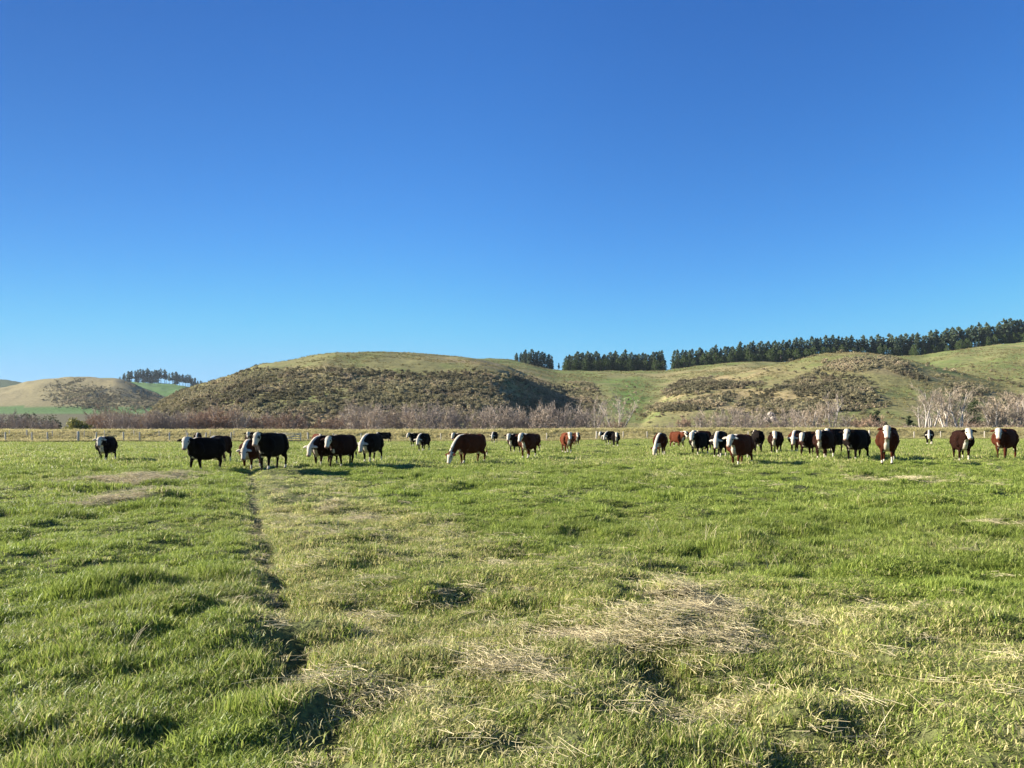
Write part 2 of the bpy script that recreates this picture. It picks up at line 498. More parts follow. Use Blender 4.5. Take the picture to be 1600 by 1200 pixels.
def hills():
    px = np.arange(-600, 2304, 4.0)
    ys = np.concatenate([np.linspace(142, 205, 14)[:-1], np.geomspace(205, 700, 230)[:-1], np.geomspace(700, 2600, 110)])
    PX, Yg = np.meshgrid(px, ys)
    X = (PX - 800) / F * Yg
    Z = hill_z(X, Yg)
    Z[0, :] = -0.6
    V = np.stack([X, Yg, Z], -1).reshape(-1, 3)
    n, k = PX.shape
    i = np.arange(n - 1)[:, None]; j = np.arange(k - 1)[None, :]
    q = np.stack([i * k + j, i * k + j + 1, (i + 1) * k + j + 1, (i + 1) * k + j], -1).reshape(-1, 4)
    # ground cover colours
    py = HOR - (Z - CAM_H) / Yg * F
    olive = np.array([0.185, 0.180, 0.075]); tan = np.array([0.29, 0.235, 0.125]); green = np.array([0.105, 0.170, 0.042]); bright = np.array([0.085, 0.17, 0.045])
    n1 = fbm(X / 40, Yg / 50, 41, 4)[..., None]; n2 = fbm(X / 12, Yg / 16, 43, 4)[..., None]
    col = olive + (tan - olive) * np.clip((n1 - 0.38) * 3.2, 0, 1)
    col = col + (green - col) * np.clip((n2 - 0.52) * 3.0, 0, 0.35)
    # greener saddle between the two spurs, greener upper paddocks
    g = (np.exp(-((PX - 985) / 50) ** 2) * sstep(575, 600, py) * (1 - sstep(640, 665, py)))
    g = np.maximum(g, 0.55 * sstep(480, 620, Yg) * (1 - sstep(700, 720, Yg)))
    g = np.maximum(g, 0.5 * sstep(1380, 1450, PX) * (1 - sstep(575, 600, py)))
    col = col + (green - col) * (np.clip(g, 0, 1) * np.clip(0.4 + n2[..., 0], 0, 1))[..., None]
    far = sstep(700, 900, Yg)[..., None]
    farc = np.array([0.225, 0.195, 0.105]) + (np.array([0.19, 0.17, 0.08]) - np.array([0.225, 0.195, 0.105])) * n1
    col = col + (farc - col) * far
    terr = ((Yg > 735) & (Yg < 870) & (py > 635) & (py < 646)).astype(float)[..., None]
    col = np.where(((Yg > 440) & (Yg < 850) & (py > 645.5))[..., None], np.array([0.10, 0.095, 0.05]), col)
    col = col + (bright * 0.9 - col) * terr
    lg = ((Yg > 1180) & (PX < 110)).astype(float)[..., None]  # far left slope: green, with its shade put into the colour
    col = col + (np.array([0.05, 0.085, 0.035]) - col) * lg
    gr = ((Yg > 1090) & (Yg < 1480) & (PX > 150)).astype(float)[..., None]
    col = col + (bright - col) * gr
    rgba = np.concatenate([np.clip(col, 0, 1), np.ones_like(col[..., :1])], -1).reshape(-1, 4)
    me = mesh_np('hills', V, q, [M['hill']], True, {'col': ('FLOAT_COLOR', rgba)})
    return tag(link('hills', me), kind='structure')


hills()


# ---------------------------------------------------------------- scatter (one object of countless pieces)
def scatter(name, P, rot, scl, idx, tint, tone, sources, label=None):
    attrs = {'rot': ('FLOAT_VECTOR', rot), 'scl': ('FLOAT_VECTOR', scl), 'idx': ('INT', idx), 'tint': ('FLOAT', tint), 'tone': ('FLOAT', tone)}
    me = mesh_np(name, P, [], [], False, attrs) if False else bpy.data.meshes.new(name)
    P = np.asarray(P, np.float32)
    me.vertices.add(len(P)); me.vertices.foreach_set('co', P.ravel())
    for k, (typ, arr) in attrs.items():
        a = me.attributes.new(k, typ, 'POINT')
        if typ == 'FLOAT_VECTOR': a.data.foreach_set('vector', np.asarray(arr, np.float32).ravel())
        else: a.data.foreach_set('value', np.asarray(arr).astype(np.int32 if typ == 'INT' else np.float32).ravel())
    ob = tag(link(name, me), kind='stuff')
    col = bpy.data.collections.new(name + '_pieces')
    for i, s in enumerate(sources):
        so = bpy.data.objects.new('%s_piece_%02d' % (name, i), s); col.objects.link(so)
    ng = bpy.data.node_groups.new(name + '_scatter', 'GeometryNodeTree')
    ng.interface.new_socket('Geometry', in_out='INPUT', socket_type='NodeSocketGeometry')
    ng.interface.new_socket('Geometry', in_out='OUTPUT', socket_type='NodeSocketGeometry')
    gi = ng.nodes.new('NodeGroupInput'); go = ng.nodes.new('NodeGroupOutput')
    ci = ng.nodes.new('GeometryNodeCollectionInfo'); ci.inputs['Collection'].default_value = col
    ci.inputs['Separate Children'].default_value = True; ci.inputs['Reset Children'].default_value = True
    ip = ng.nodes.new('GeometryNodeInstanceOnPoints'); ip.inputs['Pick Instance'].default_value = True
    def na(nm, t):
        n = ng.nodes.new('GeometryNodeInputNamedAttribute'); n.data_type = t; n.inputs['Name'].default_value = nm
        return [s for s in n.outputs if s.enabled and s.name == 'Attribute'][0]
    L = ng.links.new
    L(gi.outputs[0], ip.inputs['Points']); L(ci.outputs[0], ip.inputs['Instance'])
    L(na('idx', 'INT'), ip.inputs['Instance Index'])
    er = ng.nodes.new('FunctionNodeEulerToRotation'); L(na('rot', 'FLOAT_VECTOR'), er.inputs[0])
    L(er.outputs[0], ip.inputs['Rotation']); L(na('scl', 'FLOAT_VECTOR'), ip.inputs['Scale'])
    L(ip.outputs[0], go.inputs[0])
    md = ob.modifiers.new('scatter', 'NODES'); md.node_group = ng
    return ob


def blades(name, n, rad, h, w, bend, mat, seed, segs=2, spread=0.35, flat=False):
    """a tuft of curved grass blades"""
    r = np.random.default_rng(seed)
    a = r.uniform(0, 2 * math.pi, n); d = rad * np.sqrt(r.uniform(0, 1, n))
    bx, by = d * np.cos(a), d * np.sin(a)
    hh = h * r.uniform(0.5, 1.15, n)
    la = r.uniform(0, 2 * math.pi, n); lean = r.uniform(0.05, 1, n) * spread
    dx, dy = np.cos(la), np.sin(la)
    wa = la + math.pi / 2 + r.normal(0, 0.6, n)
    wx, wy = np.cos(wa), np.sin(wa)
    ww = w * r.uniform(0.7, 1.3, n)
    V = []; T = []; Q = []
    rows = []
    for s in range(segs + 1):
        t = s / segs
        off = hh * (lean * t + bend * r.uniform(0.6, 1.4, n) * t * t) if s == segs else hh * (lean * t + bend * t * t)
        z = hh * (t - 0.35 * bend * t * t) if not flat else hh * 0.08 * np.sin(t * 3.1) + 0.01
        if flat: off = hh * t
        cx, cy = bx + dx * off, by + dy * off
        if s < segs:
            k = ww * (1 - 0.35 * t) / 2
            rows.append(np.stack([cx - wx * k, cy - wy * k, z - (0.02 if s == 0 else 0)], 1))
            rows.append(np.stack([cx + wx * k, cy + wy * k, z - (0.02 if s == 0 else 0)], 1))
        else:
            rows.append(np.stack([cx, cy, z], 1))
    V = np.concatenate(rows)
    i = np.arange(n)
    for s in range(segs - 1):
        Q.append(np.stack([i + (2 * s) * n, i + (2 * s + 1) * n, i + (2 * s + 3) * n, i + (2 * s + 2) * n], 1))
    s = segs - 1
    T.append(np.stack([i + (2 * s) * n, i + (2 * s + 1) * n, i + (2 * s + 2) * n], 1))
    bl = np.tile(r.uniform(0, 1, n), 2 * segs + 1)
    fs = ([np.concatenate(Q)] if Q else []) + [np.concatenate(T)]
    return mesh_np(name, V, fs, [mat], False, {'bl': ('FLOAT', bl)})


def wedge(n, y0, y1, margin=1.12, pad=1.5):
    """random points over the visible wedge between two distances, a bit wider than the view"""
    y = np.sqrt(rng.uniform(y0 ** 2, y1 ** 2, int(n * 1.0)))
    hw = y * 0.6667 * margin + pad
    x = rng.uniform(-1, 1, len(y)) * hw
    return x, y


# ---- hay patches (given by where they lie in the paddock)
def at(px, py, zg=0.0):
    d = (CAM_H - zg) * F / (py - HOR)
    return (px - 800) / F * d, d


hay = []   # x, y, rx, ry, strength
for px, py, wpx, hpx, s in [(1070, 955, 55, 26, 1.0), (1000, 1000, 130, 22, .8), (900, 985, 70, 18, .75), (800, 985, 50, 18, .5), (1150, 1010, 90, 16, .55), (790, 1055, 55, 20, 0.95),
                            (850, 1075, 70, 16, .5), (1110, 975, 60, 20, .6), (210, 752, 75, 6, .65), (175, 781, 36, 7, .9), (240, 768, 45, 5, .65), (300, 743, 45, 3, .4), (570, 808, 28, 5, .8),
                            (515, 796, 14, 5, .7), (683, 930, 18, 6, .9), (520, 1090, 60, 18, .5), (1280, 985, 60, 10, .35), (1400, 760, 60, 5, .3), (1560, 830, 60, 8, .4), (560, 960, 60, 16, .35),
                            (700, 1000, 70, 18, .4), (620, 1080, 60, 20, .4), (1200, 1080, 120, 26, .3), (1020, 1110, 120, 26, .3)]:
    x, y = at(px, py)
    hay.append((x, y, wpx * y / F, (1 / (py - HOR - hpx) - 1 / (py - HOR + hpx)) * CAM_H * F / 2, s))


def hay_amt(x, y):
    a = np.zeros_like(x)
    wx = (fbm(x / 0.5, y / 0.5, 71, 3) - 0.5) * 1.1
    for hx, hy, rx, ry, s in hay:
        d = np.sqrt(((x - hx) / rx) ** 2 + ((y - hy) / ry) ** 2)
        a = np.maximum(a, s * (1 - sstep(0.2, 1.5, d + wx * 1.3)))
    return a


def field(x, y):
    """wear of the turf (0 lush .. 1 bare), and sward height"""
    wob = (fbm(y / 2.2, y * 0 + 3.3, 9, 3) - 0.5) * 0.55
    r1 = rut1(x, y) + wob; r2 = rut2(x, y) + wob
    wear = 1.1 * np.exp(-(r1 / 0.26) ** 2)
    wear = np.maximum(wear, 0.85 * np.exp(-((r1 - 0.60) / 0.50) ** 2))
    wear = np.maximum(wear, 0.62 * np.exp(-(r2 / 0.45) ** 2))
    mid = sstep(0.3, 1.0, r1) * (1 - sstep(0.2, 1.6, r2))
    wear = np.maximum(wear, mid * 0.55)
    wear = np.maximum(wear, 0.60 * sstep(0.2, 1.0, r2) * (1 - sstep(2.0, 4.5, r2)) * (1 - sstep(7, 12, y)))
    wear = wear * (0.55 + 0.9 * fbm(x / 1.2, y / 1.6, 77, 3)) * (1 - 0.6 * sstep(20, 40, y))
    big = fbm(x / 3.2, y / 2.6, 81, 3); sm = fbm(x / 0.55, y / 0.5, 83, 3)
    hgt = 0.62 + 0.9 * np.clip((big - 0.42) * 2.6, -0.3, 1) + 2.3 * np.clip((sm - 0.56) * 4.0, 0, 0.75)
    hgt = hgt * (1 - 0.68 * np.clip(wear, 0, 1))
    return np.clip(wear, 0, 1), hgt, big, sm


def rand_rot(n, tilt=0.15):
    return np.stack([rng.normal(0, tilt, n), rng.normal(0, tilt, n), rng.uniform(0, 6.283, n)], 1)


src_near = [blades('near_tuft', 56, 0.105, 0.052, 0.0062, 0.55, M['grass'], 100 + i, 2, 0.7) for i in range(6)]
src_mid = [blades('mid_tuft', 52, 0.16, 0.068, 0.010, 0.45, M['grass'], 120 + i, 2, 0.65) for i in range(5)]
src_far = [blades('far_tuft', 46, 0.42, 0.10, 0.032, 0.35, M['grass'], 140 + i, 1, 0.5) for i in range(5)]


def grass_band(n, y0, y1, base, nvar, hmul):
    x, y = wedge(n, y0, y1)
    w, h, big, sm = field(x, y)
    keep = rng.uniform(0, 1, len(x)) > np.clip(w * 0.95 - 0.1, 0, 0.85)
    x, y, w, h, big, sm = (a[keep] for a in (x, y, w, h, big, sm))
    keep = y < fence_y(x) - 0.5
    x, y, w, h, big, sm = (a[keep] for a in (x, y, w, h, big, sm))
    n = len(x)
    z = ground_z(x, y)
    hy = hay_amt(x, y)
    tint = 0.06 + 0.55 * w + 0.25 * hy + 0.25 * np.clip(fbm(x / 2.5, y / 2.0, 91, 4) - 0.47, 0, 1) * 3
    tint += 0.10 * sstep(12, 40, y)
    tone = np.clip(0.55 - 0.9 * (big - 0.5) + rng.normal(0, 0.16, n), 0, 1)
    s = rng.uniform(0.8, 1.25, n)
    sc = np.stack([s, s, s * h * hmul * (1 - 0.55 * np.clip(hy, 0, 1))], 1)
    return np.stack([x, y, z], 1), rand_rot(n), sc, base + rng.integers(0, nvar, n), tint, tone


bands = [grass_band(15000, 1.5, 9.0, 0, 6, 1.0), grass_band(19000, 7.0, 17, 0, 6, 1.0), grass_band(34000, 15, 34, 6, 5, 1.0),
         grass_band(30000, 32, 64, 11, 5, 0.8), grass_band(34000, 60, 128, 11, 5, 0.95)]
cc = [np.concatenate([b[i] for b in bands]) for i in range(6)]
scatter('grass', *cc, src_near + src_mid + src_far)

# taller seed stalks and coarse clumps standing out of the sward
src_tall = [blades('tall_tuft', 26, 0.08, 0.20, 0.0055, 0.5, M['grass'], 160 + i, 3, 0.5) for i in range(4)] + \
           [blades('stalks', 7, 0.10, 0.30, 0.0035, 0.35, M['straw'], 170 + i, 3, 0.4) for i in range(3)]
x, y = wedge(5200, 2.2, 48)
y = y ** 0.9 * 1.3; x = x * 1.0
w, h, big, sm = field(x, y)
keep = rng.uniform(0, 1, len(x)) < np.clip((big - 0.40) * 4 * (1 - w), 0.03, 1)
x, y = x[keep], y[keep]
n = len(x); isst = rng.uniform(0, 1, n) < 0.22
s = rng.uniform(0.55, 1.15, n)
scatter('tall_grass', np.stack([x, y, ground_z(x, y)], 1), rand_rot(n, 0.12), np.stack([s, s, s * rng.uniform(.6, 1.1, n)], 1),
        np.where(isst, 4 + rng.integers(0, 3, n), rng.integers(0, 4, n)), rng.uniform(0, .3, n), rng.uniform(0, 1, n), src_tall)


# cropped and trampled short blades that cover the worn ground near the camera
src_crop = [blades('cropped', 60, 0.14, 0.030, 0.0055, 0.5, M['grass'], 190 + i, 2, 1.9) for i in range(5)]
x, y = wedge(30000, 1.5, 17)
w, h, big, sm = field(x, y)
k = (rng.uniform(0, 1, len(x)) < 0.25 + 0.9 * w) & ((np.abs(rut1(x, y) + (fbm(y / 2.2, y * 0 + 3.3, 9, 3) - 0.5) * 0.55) > 0.2) | (rng.uniform(0, 1, len(x)) < 0.2))
x, y, w = x[k], y[k], w[k]; n = len(x); s = rng.uniform(0.8, 1.4, n)
scatter('cropped_grass', np.stack([x, y, ground_z(x, y) - 0.002], 1), rand_rot(n, 0.1), np.stack([s, s, s], 1), rng.integers(0, 5, n),
        0.22 + 0.45 * w + 0.25 * fbm(x / .6, y / .6, 97, 3), np.clip(rng.normal(0.6, 0.2, n), 0, 1), src_crop)


# ---- trampled hay
def straw_bundle(seed, n=28, L=0.13, w=0.0036, rad=0.14):
    r = np.random.default_rng(seed); g = Geo()
    for i in range(n):
        a = r.uniform(0, 6.283); l = L * r.uniform(0.35, 1.3)
        c = np.array([r.normal(0, rad / 1.6), r.normal(0, rad / 1.6), abs(r.normal(0.015, 0.015)) + 0.008])
        d = np.array([math.cos(a), math.sin(a), r.normal(0, 0.12)])
        side = np.array([-d[1], d[0], 0]) * w / 2; up = np.array([0, 0, w * 0.5])
        bend = np.array([-d[1], d[0], 0.3]) * r.normal(0, 0.06) * l
        P = [c - d * l / 2, c + bend, c + d * l / 2]
        v = []
        for p in P: v += [p - side, p + side, p + up]
        q = [[0, 1, 4, 3], [1, 2, 5, 4], [2, 0, 3, 5], [3, 4, 7, 6], [4, 5, 8, 7], [5, 3, 6, 8]]
        g.add(v, q, None, r.uniform(0, 1))
    return g.mesh('straw_bundle', [M['straw']])



src_straw = [straw_bundle(200 + i) for i in range(5)] + [straw_bundle(210 + i, 3, 0.30, 0.0032, 0.2) for i in range(3)]
pts = []
for hx, hy, rx, ry, s in hay:
    m = int(min(4500, 210 * math.pi * rx * ry * 1.6) * s) + 10
    pts.append(np.stack([hx + rng.uniform(-1.3, 1.3, m) * rx, hy + rng.uniform(-1.3, 1.3, m) * ry], 1))
pts = np.concatenate(pts)
a = hay_amt(pts[:, 0], pts[:, 1])
pts = pts[rng.uniform(0, 1, len(pts)) < a * 0.85]
x, y = wedge(15000, 2, 28)
w, h, big, sm = field(x, y)
k = rng.uniform(0, 1, len(x)) < np.clip(w * 0.5 * (1 - 0.85 * sstep(10, 22, y)) * (0.3 + 1.4 * fbm(x / .8, y / .8, 95, 3)), 0.015, 1)
ex = np.stack([x[k], y[k]], 1)
P = np.concatenate([pts, ex]); n = len(P)
idx = rng.integers(0, 5, n); lone = np.arange(n) >= len(pts)
idx = np.where(rng.uniform(0, 1, n) < np.where(lone, 0.22, 0.03), 5 + rng.integers(0, 3, n), idx)
z = ground_z(P[:, 0], P[:, 1]) + 0.012 + rng.uniform(0, 0.05, n) * hay_amt(P[:, 0], P[:, 1]) + np.where(lone, 0.02, 0)
farw = 1 + sstep(8, 28, P[:, 1]) * 0.9
s = rng.uniform(0.5, 1.1, n) * farw
scatter('hay', np.stack([P[:, 0], P[:, 1], z], 1), rand_rot(n, 0.10), np.stack([s, s, s], 1), idx, np.zeros(n), rng.uniform(0, 1, n), src_straw)

# ---- rank dry grass on the bank behind the fence and tufts along the fence foot, darkest at the left
src_rank = [blades('rank_tuft', 60, 0.45, 0.40, 0.040, 0.6, M['rank'], 180 + i, 2, 0.8) for i in range(5)]
n = 26000
x = rng.uniform(-115, 125, n); fy = fence_y(x)
y = fy + rng.uniform(-0.8, 22, n)
edge = rng.uniform(0, 1, n) < 0.12
y = np.where(edge, fy + rng.normal(-0.3, 0.6, n), y)
k = np.abs(x) < y * 0.6667 * 1.1 + 3
x, y, edge, fy = x[k], y[k], edge[k], fy[k]; n = len(x)
s = rng.uniform(0.6, 1.3, n)
clump = fbm(x / 1.6, y / 1.2, 55, 3)
tint = np.where(edge, np.where(x < -20, 0.95, 0.4), np.clip((clump - 0.50) * 2.6, 0.0, 0.5))
tone = np.where(edge & (x < -20), 0.0, np.clip(clump + rng.normal(0, .15, n), 0, 1))
sz = s * np.where(edge, 0.7, 0.45 + 1.2 * clump)
scatter('rank_grass', np.stack([x, y, ground_z(x, y) - 0.03], 1), rand_rot(n, 0.1), np.stack([s, s, sz], 1), rng.integers(0, 5, n), tint, tone, src_rank)


# ---------------------------------------------------------------- leafy shapes
def leaf_cloud(centres, rads, per, size, seed, zsq=0.8, mat=None, name='foliage'):
    r = np.random.default_rng(seed)
    Cn = np.repeat(np.asarray(centres, float), per, axis=0); Rd = np.repeat(np.asarray(rads, float), per)
    n = len(Cn)
    d = r.normal(0, 1, (n, 3)); d /= np.linalg.norm(d, axis=1)[:, None]
    p = Cn + d * (Rd * r.uniform(0.35, 1.0, n) ** 0.6)[:, None] * np.array([1, 1, zsq])
    nrm = d + r.normal(0, 0.55, (n, 3)); nrm /= np.linalg.norm(nrm, axis=1)[:, None]
    t = np.cross(nrm, r.normal(0, 1, (n, 3))); t /= np.linalg.norm(t, axis=1)[:, None]
    b = np.cross(nrm, t)
    s = size * r.uniform(0.6, 1.4, n)
    a1 = (t * s[:, None]); b1 = b * (s * r.uniform(0.35, 0.7, n))[:, None]
    V = np.concatenate([p - a1, p - b1, p + a1, p + b1])
    i = np.arange(n)
    q = np.stack([i, i + n, i + 2 * n, i + 3 * n], 1)
    bl = np.tile(np.clip(np.repeat(r.uniform(0, 1, len(centres)), per) * 0.6 + r.uniform(0, 0.4, n), 0, 1), 4)
    return V, q, bl


def shrub_mesh(seed, mat, lobes=7, w=1.0, h=1.0, per=26, size=0.16, name='scrub_bush'):
    r = np.random.default_rng(seed)
    c = []; rd = []
    for i in range(lobes):
        a = r.uniform(0, 6.28); d = r.uniform(0, 0.75) * w
        c.append((d * math.cos(a), d * math.sin(a), h * r.uniform(0.3, 0.85) * (1 - 0.35 * d / w))); rd.append(r.uniform(0.28, 0.5) * w)
    V, q, bl = leaf_cloud(c, rd, per, size, seed + 1)
    V[:, 2] = np.maximum(V[:, 2], -0.1)
    return mesh_np(name, V, q, [mat], False, {'bl': ('FLOAT', bl)})


# hillside scrub: one covering nobody could count
src_scrub = [shrub_mesh(300 + i, M['scrub'], 7, 1.0, 1.15, 22, 0.17) for i in range(6)]
src_tus = [blades('tussock', 26, 0.35, 0.5, 0.07, 0.6, M['tussock'], 320 + i, 2, 0.9) for i in range(3)]


def blob(px, py, cx, cy, rx, ry, ang=0):
    a = R(ang); dx = px - cx; dy = py - cy
    u = dx * math.cos(a) + dy * math.sin(a); v = -dx * math.sin(a) + dy * math.cos(a)
    return np.exp(-((u / rx) ** 2 + (v / ry) ** 2) ** 1.5)


def scrub_density(px, py, x, y):
    n = fbm(x / 22, y / 26, 61, 4)
    # whole front of the big hill, thinning out below its grassy top
    topline = np.interp(px, [230, 300, 400, 500, 560, 620, 700, 760, 830, 900], [600, 606, 572, 574, 572, 578, 578, 578, 586, 604])
    b = sstep(0, 14, py - topline) * (1 - sstep(880, 950, px)) * sstep(225, 260, px)
    b = b * (0.62 + 1.1 * (n - 0.45))
    b = b * (1 - 0.75 * blob(px, py, 790, 610, 50, 22)) * (1 - 0.5 * blob(px, py, 425, 602, 22, 24))
    d = b
    for cx, cy, rx, ry, ang, s in [(1110, 585, 75, 9, -18, 1.1), (1090, 608, 60, 12, -8, 1.2), (1155, 603, 50, 6, -5, 1.0), (1060, 636, 60, 9, -4, 1.2), (1110, 628, 50, 13, -15, 1.2), (1180, 626, 45, 12, -20, 0.9),
                                   (1260, 590, 70, 8, -20, 1.0), (1330, 572, 60, 14, -8, 1.1), (1400, 572, 36, 13, 20, 1.2), (1300, 605, 80, 26, 0, 1.15), (1250, 640, 90, 22, 0, 1.0), (1345, 630, 50, 26, 0, 0.9),
                                   (1420, 585, 45, 7, 20, 1.1), (1475, 588, 20, 4, 10, 0.8), (1510, 615, 40, 18, 0, 1.0), (1440, 625, 60, 14, 0, 0.45), (1560, 600, 60, 22, 0, 0.45), (1570, 630, 60, 22, 0, 0.7), (1410, 650, 50, 12, 0, 0.5), (1160, 645, 70, 8, 0, 0.7),
                                   (885, 592, 35, 5, 18, 0.9), (915, 603, 20, 6, 20, 0.9), (840, 578, 34, 5, 10, 0.8)]:
        d = np.maximum(d, s * blob(px, py, cx, cy, rx, ry, ang) * (0.65 + 0.9 * (n - 0.3)))
    return d


n = 130000
px = rng.uniform(200, 1720, n); y = np.sqrt(rng.uniform(200 ** 2, 470 ** 2, n)); x = (px - 800) / F * y
z = hill_z(x, y); py = HOR - (z - CAM_H) / y * F
d = scrub_density(px, py, x, y)
k = rng.uniform(0, 1, n) < np.where(px < 960, np.clip(d, 0, 1) * 0.65, np.clip((d - 0.42) * 2.6, 0.015, 1) * 0.5)
# far hill patch
m = 26000
px2 = rng.uniform(60, 300, m); y2 = np.sqrt(rng.uniform(830 ** 2, 1080 ** 2, m)); x2 = (px2 - 800) / F * y2; z2 = hill_z(x2, y2); py2 = HOR - (z2 - CAM_H) / y2 * F
d2 = np.maximum.reduce([0.9 * blob(px2, py2, 135, 622, 50, 16, 8), blob(px2, py2, 215, 626, 45, 12, 5), 0.8 * blob(px2, py2, 110, 600, 18, 3, -20), blob(px2, py2, 205, 602, 8, 3, 20)])
k2 = rng.uniform(0, 1, m) < np.clip(d2 * (0.3 + 1.6 * (fbm(x2 / 30, y2 / 60, 63, 4) - 0.3)), 0, 1) * 0.8
X = np.concatenate([x[k], x2[k2]]); Yy = np.concatenate([y[k], y2[k2]]); Z = np.concatenate([z[k], z2[k2]])
n = len(X)
s = rng.choice([0.55, 0.8, 1.1, 1.5], n, p=[.25, .35, .28, .12]) * rng.uniform(0.85, 1.15, n) * np.where(Yy > 700, 1.25, 1.0) * (0.8 + 0.5 * fbm(X / 15, Yy / 15, 64, 3))
col = fbm(X / 9, Yy / 11, 66, 3)
scatter('hillside_scrub', np.stack([X, Yy, Z - 0.1], 1), rand_rot(n, 0.1), np.stack([s, s, s * rng.uniform(.7, 1.15, n)], 1), rng.integers(0, 6, n),
        np.clip((col - 0.35) * 1.6, 0, 0.9), np.clip(0.5 + 2.2 * (fbm(X / 20 + 50, Yy / 24, 69, 4) - 0.5) + rng.normal(0, 0.2, n), 0, 1), src_scrub)
# tussocks on the open slopes
n = 42000
px = rng.uniform(200, 1720, n); y = np.sqrt(rng.uniform(205 ** 2, 640 ** 2, n)); x = (px - 800) / F * y
z = hill_z(x, y)
s = rng.uniform(0.7, 1.6, n)
k = rng.uniform(0, 1, n) < sstep(0.38, 0.6, fbm(x / 18, y / 20, 68, 3))
n = int(k.sum())
scatter('hill_tussocks', np.stack([x, y, z - 0.05], 1)[k], rand_rot(n, 0.1), np.stack([s, s, s], 1)[k], rng.integers(0, 3, n), np.zeros(n), rng.uniform(0, 1, n), src_tus)


# ---------------------------------------------------------------- trees
def pine_meshes(seed, skirt=0.06, wide=1.0, ragged=0.3, mat='needle'):
    """1 unit = 1 m, 15 m tall radiata pine: trunk with limbs, and a crown of needle clumps"""
    r = np.random.default_rng(seed); H = 15.0
    g = Geo()
    lean = r.normal(0, 0.25, 2)
    P = [(lean[0] * t * t, lean[1] * t * t, H * 0.96 * t) for t in (0, .25, .5, .75, 1)]
    g.tube(P, [0.30, 0.24, 0.18, 0.11, 0.03], 6)
    c = []; rd = []
    z = H * skirt
    while z < H:
        t = z / H
        w = (3.3 * (1 - t) ** 0.58 + 0.35) * wide
        if t < 0.25: w *= 0.85
        nb = max(3, int(6 * (1 - t) + 3))
        a0 = r.uniform(0, 6.28)
        for i in range(nb):
            if r.uniform() < 0.12: continue
            a = a0 + i * 6.283 / nb + r.normal(0, 0.25)
            L = w * r.uniform(1 - 1.4 * ragged, 1.2)
            bx, by = lean[0] * t * t, lean[1] * t * t
            ez = z + L * 0.30
            if i % 2 == 0: g.tube([(bx, by, z), (bx + L * .9 * math.cos(a), by + L * .9 * math.sin(a), ez)], [0.05, 0.02], 3)
            for f in (0.55, 0.95):
                c.append((bx + L * f * math.cos(a), by + L * f * math.sin(a), z + (ez - z) * f)); rd.append(0.30 * w * 0.42 + 0.30)
        z += H * 0.062
    for zz in (0.93, 0.98, 1.02): c.append((lean[0], lean[1], H * zz)); rd.append(0.3 if zz > 1 else 0.42)
    V, q, bl = leaf_cloud(c, rd, 20, 0.40, seed + 5, 0.75)
    cr = mesh_np('pine_crown', V, q, [M[mat]], False, {'bl': ('FLOAT', bl)})
    return g.mesh('pine_trunk', [M['pine_bark']]), cr


pines_skirt = [pine_meshes(400 + i, 0.04, 1.0 + 0.1 * (i % 3)) for i in range(5)]
pines_low = [pine_meshes(440 + i, 0.02, 1.75, 0.2, 'needle_green') for i in range(4)]
pines_bare = [pine_meshes(420 + i, 0.34, 0.95 + 0.12 * (i % 3), 0.45) for i in range(4)]


def make_tree(name, pair, loc, s, rz, label, cat, group, parts=('trunk', 'crown')):
    e = bpy.data.objects.new(name, None); C.objects.link(e)
    e.empty_display_size = 0.5
    e.location = loc; e.rotation_euler = (0, 0, rz)
    e.scale = s if isinstance(s, tuple) else (s, s, s)
    tag(e, label, cat, group)
    for nm, me in zip(parts, pair):
        o = bpy.data.objects.new(nm, me); C.objects.link(o); o.parent = e
    return e


def pine_row(px0, px1, n, Yd, hpx, kind, label_fn, group, base_drop=0.3, low=False):
    for i in range(n):
        f = (i + 0.5) / n
        px = px0 + (px1 - px0) * f + random.uniform(-.35, .35) * (px1 - px0) / n
        Y = Yd(px) + random.uniform(-5, 5)
        x = (px - 800) / F * Y
        h = hpx(px) * Y / F * random.choice((0.86, 0.92, 0.96, 1.0, 1.06))
        z = float(hill_z(np.array([x]), np.array([Y]))[0]) - base_drop
        pair = random.choice(pines_skirt) if (kind(px) > random.random()) else random.choice(pines_bare)
        if low: pair = random.choice(pines_low)
        s = h / 15.0
        make_tree('pine_tree', pair, (x, Y, z), (s * random.uniform(.9, 1.15), s, s), random.uniform(0, 6.28), label_fn(i, n, px), 'pine tree', group)


def lab(left, right, mid):
    def f(i, n, px):
        if i == 0: return left
        if i == n - 1: return right
        return mid(px) if callable(mid) else mid
    return f


def seg(p, pts, names): return names[int(np.searchsorted(pts, p))]
SEG_P = [1085, 1120, 1160, 1200, 1245, 1290, 1335, 1380, 1420, 1460, 1500, 1540, 1575, 1602]
SEG_N = ['just right of the bright gap in the belt', 'where the first bushy slope meets the belt', 'above the top of the first bushy slope', 'above the open grass between the two bushy slopes',
         'just left of where the belt meets the second bushy slope', 'above the upper left slope of the pale knoll', 'behind the left shoulder of the pale knoll', 'directly behind the top of the pale knoll',
         'behind the right shoulder of the pale knoll', 'above the dip right of the pale knoll', 'above the lower left end of the smooth paddock', 'above the middle of the smooth paddock',
         'above the upper right part of the smooth paddock', 'close to the right edge of the photo', 'outside the right edge of the photo']
def mid4(p): return ('tall dark pine ' if p < 1290 else 'tall ragged pine ') + seg(p, SEG_P, SEG_N)
def mid4low(p): return 'low bushy pine ' + seg(p, SEG_P, SEG_N)
M_P = [905, 930, 960, 990, 1015]
M_N = ['in the left end of the middle belt, near the small clump', 'in the left part of the middle belt', 'just left of the centre of the middle belt', 'just right of the centre of the middle belt', 'in the right part of the middle belt', 'near the right end of the middle belt, beside the bright gap']
def mid3(p): return 'tall dark pine ' + seg(p, M_P, M_N)
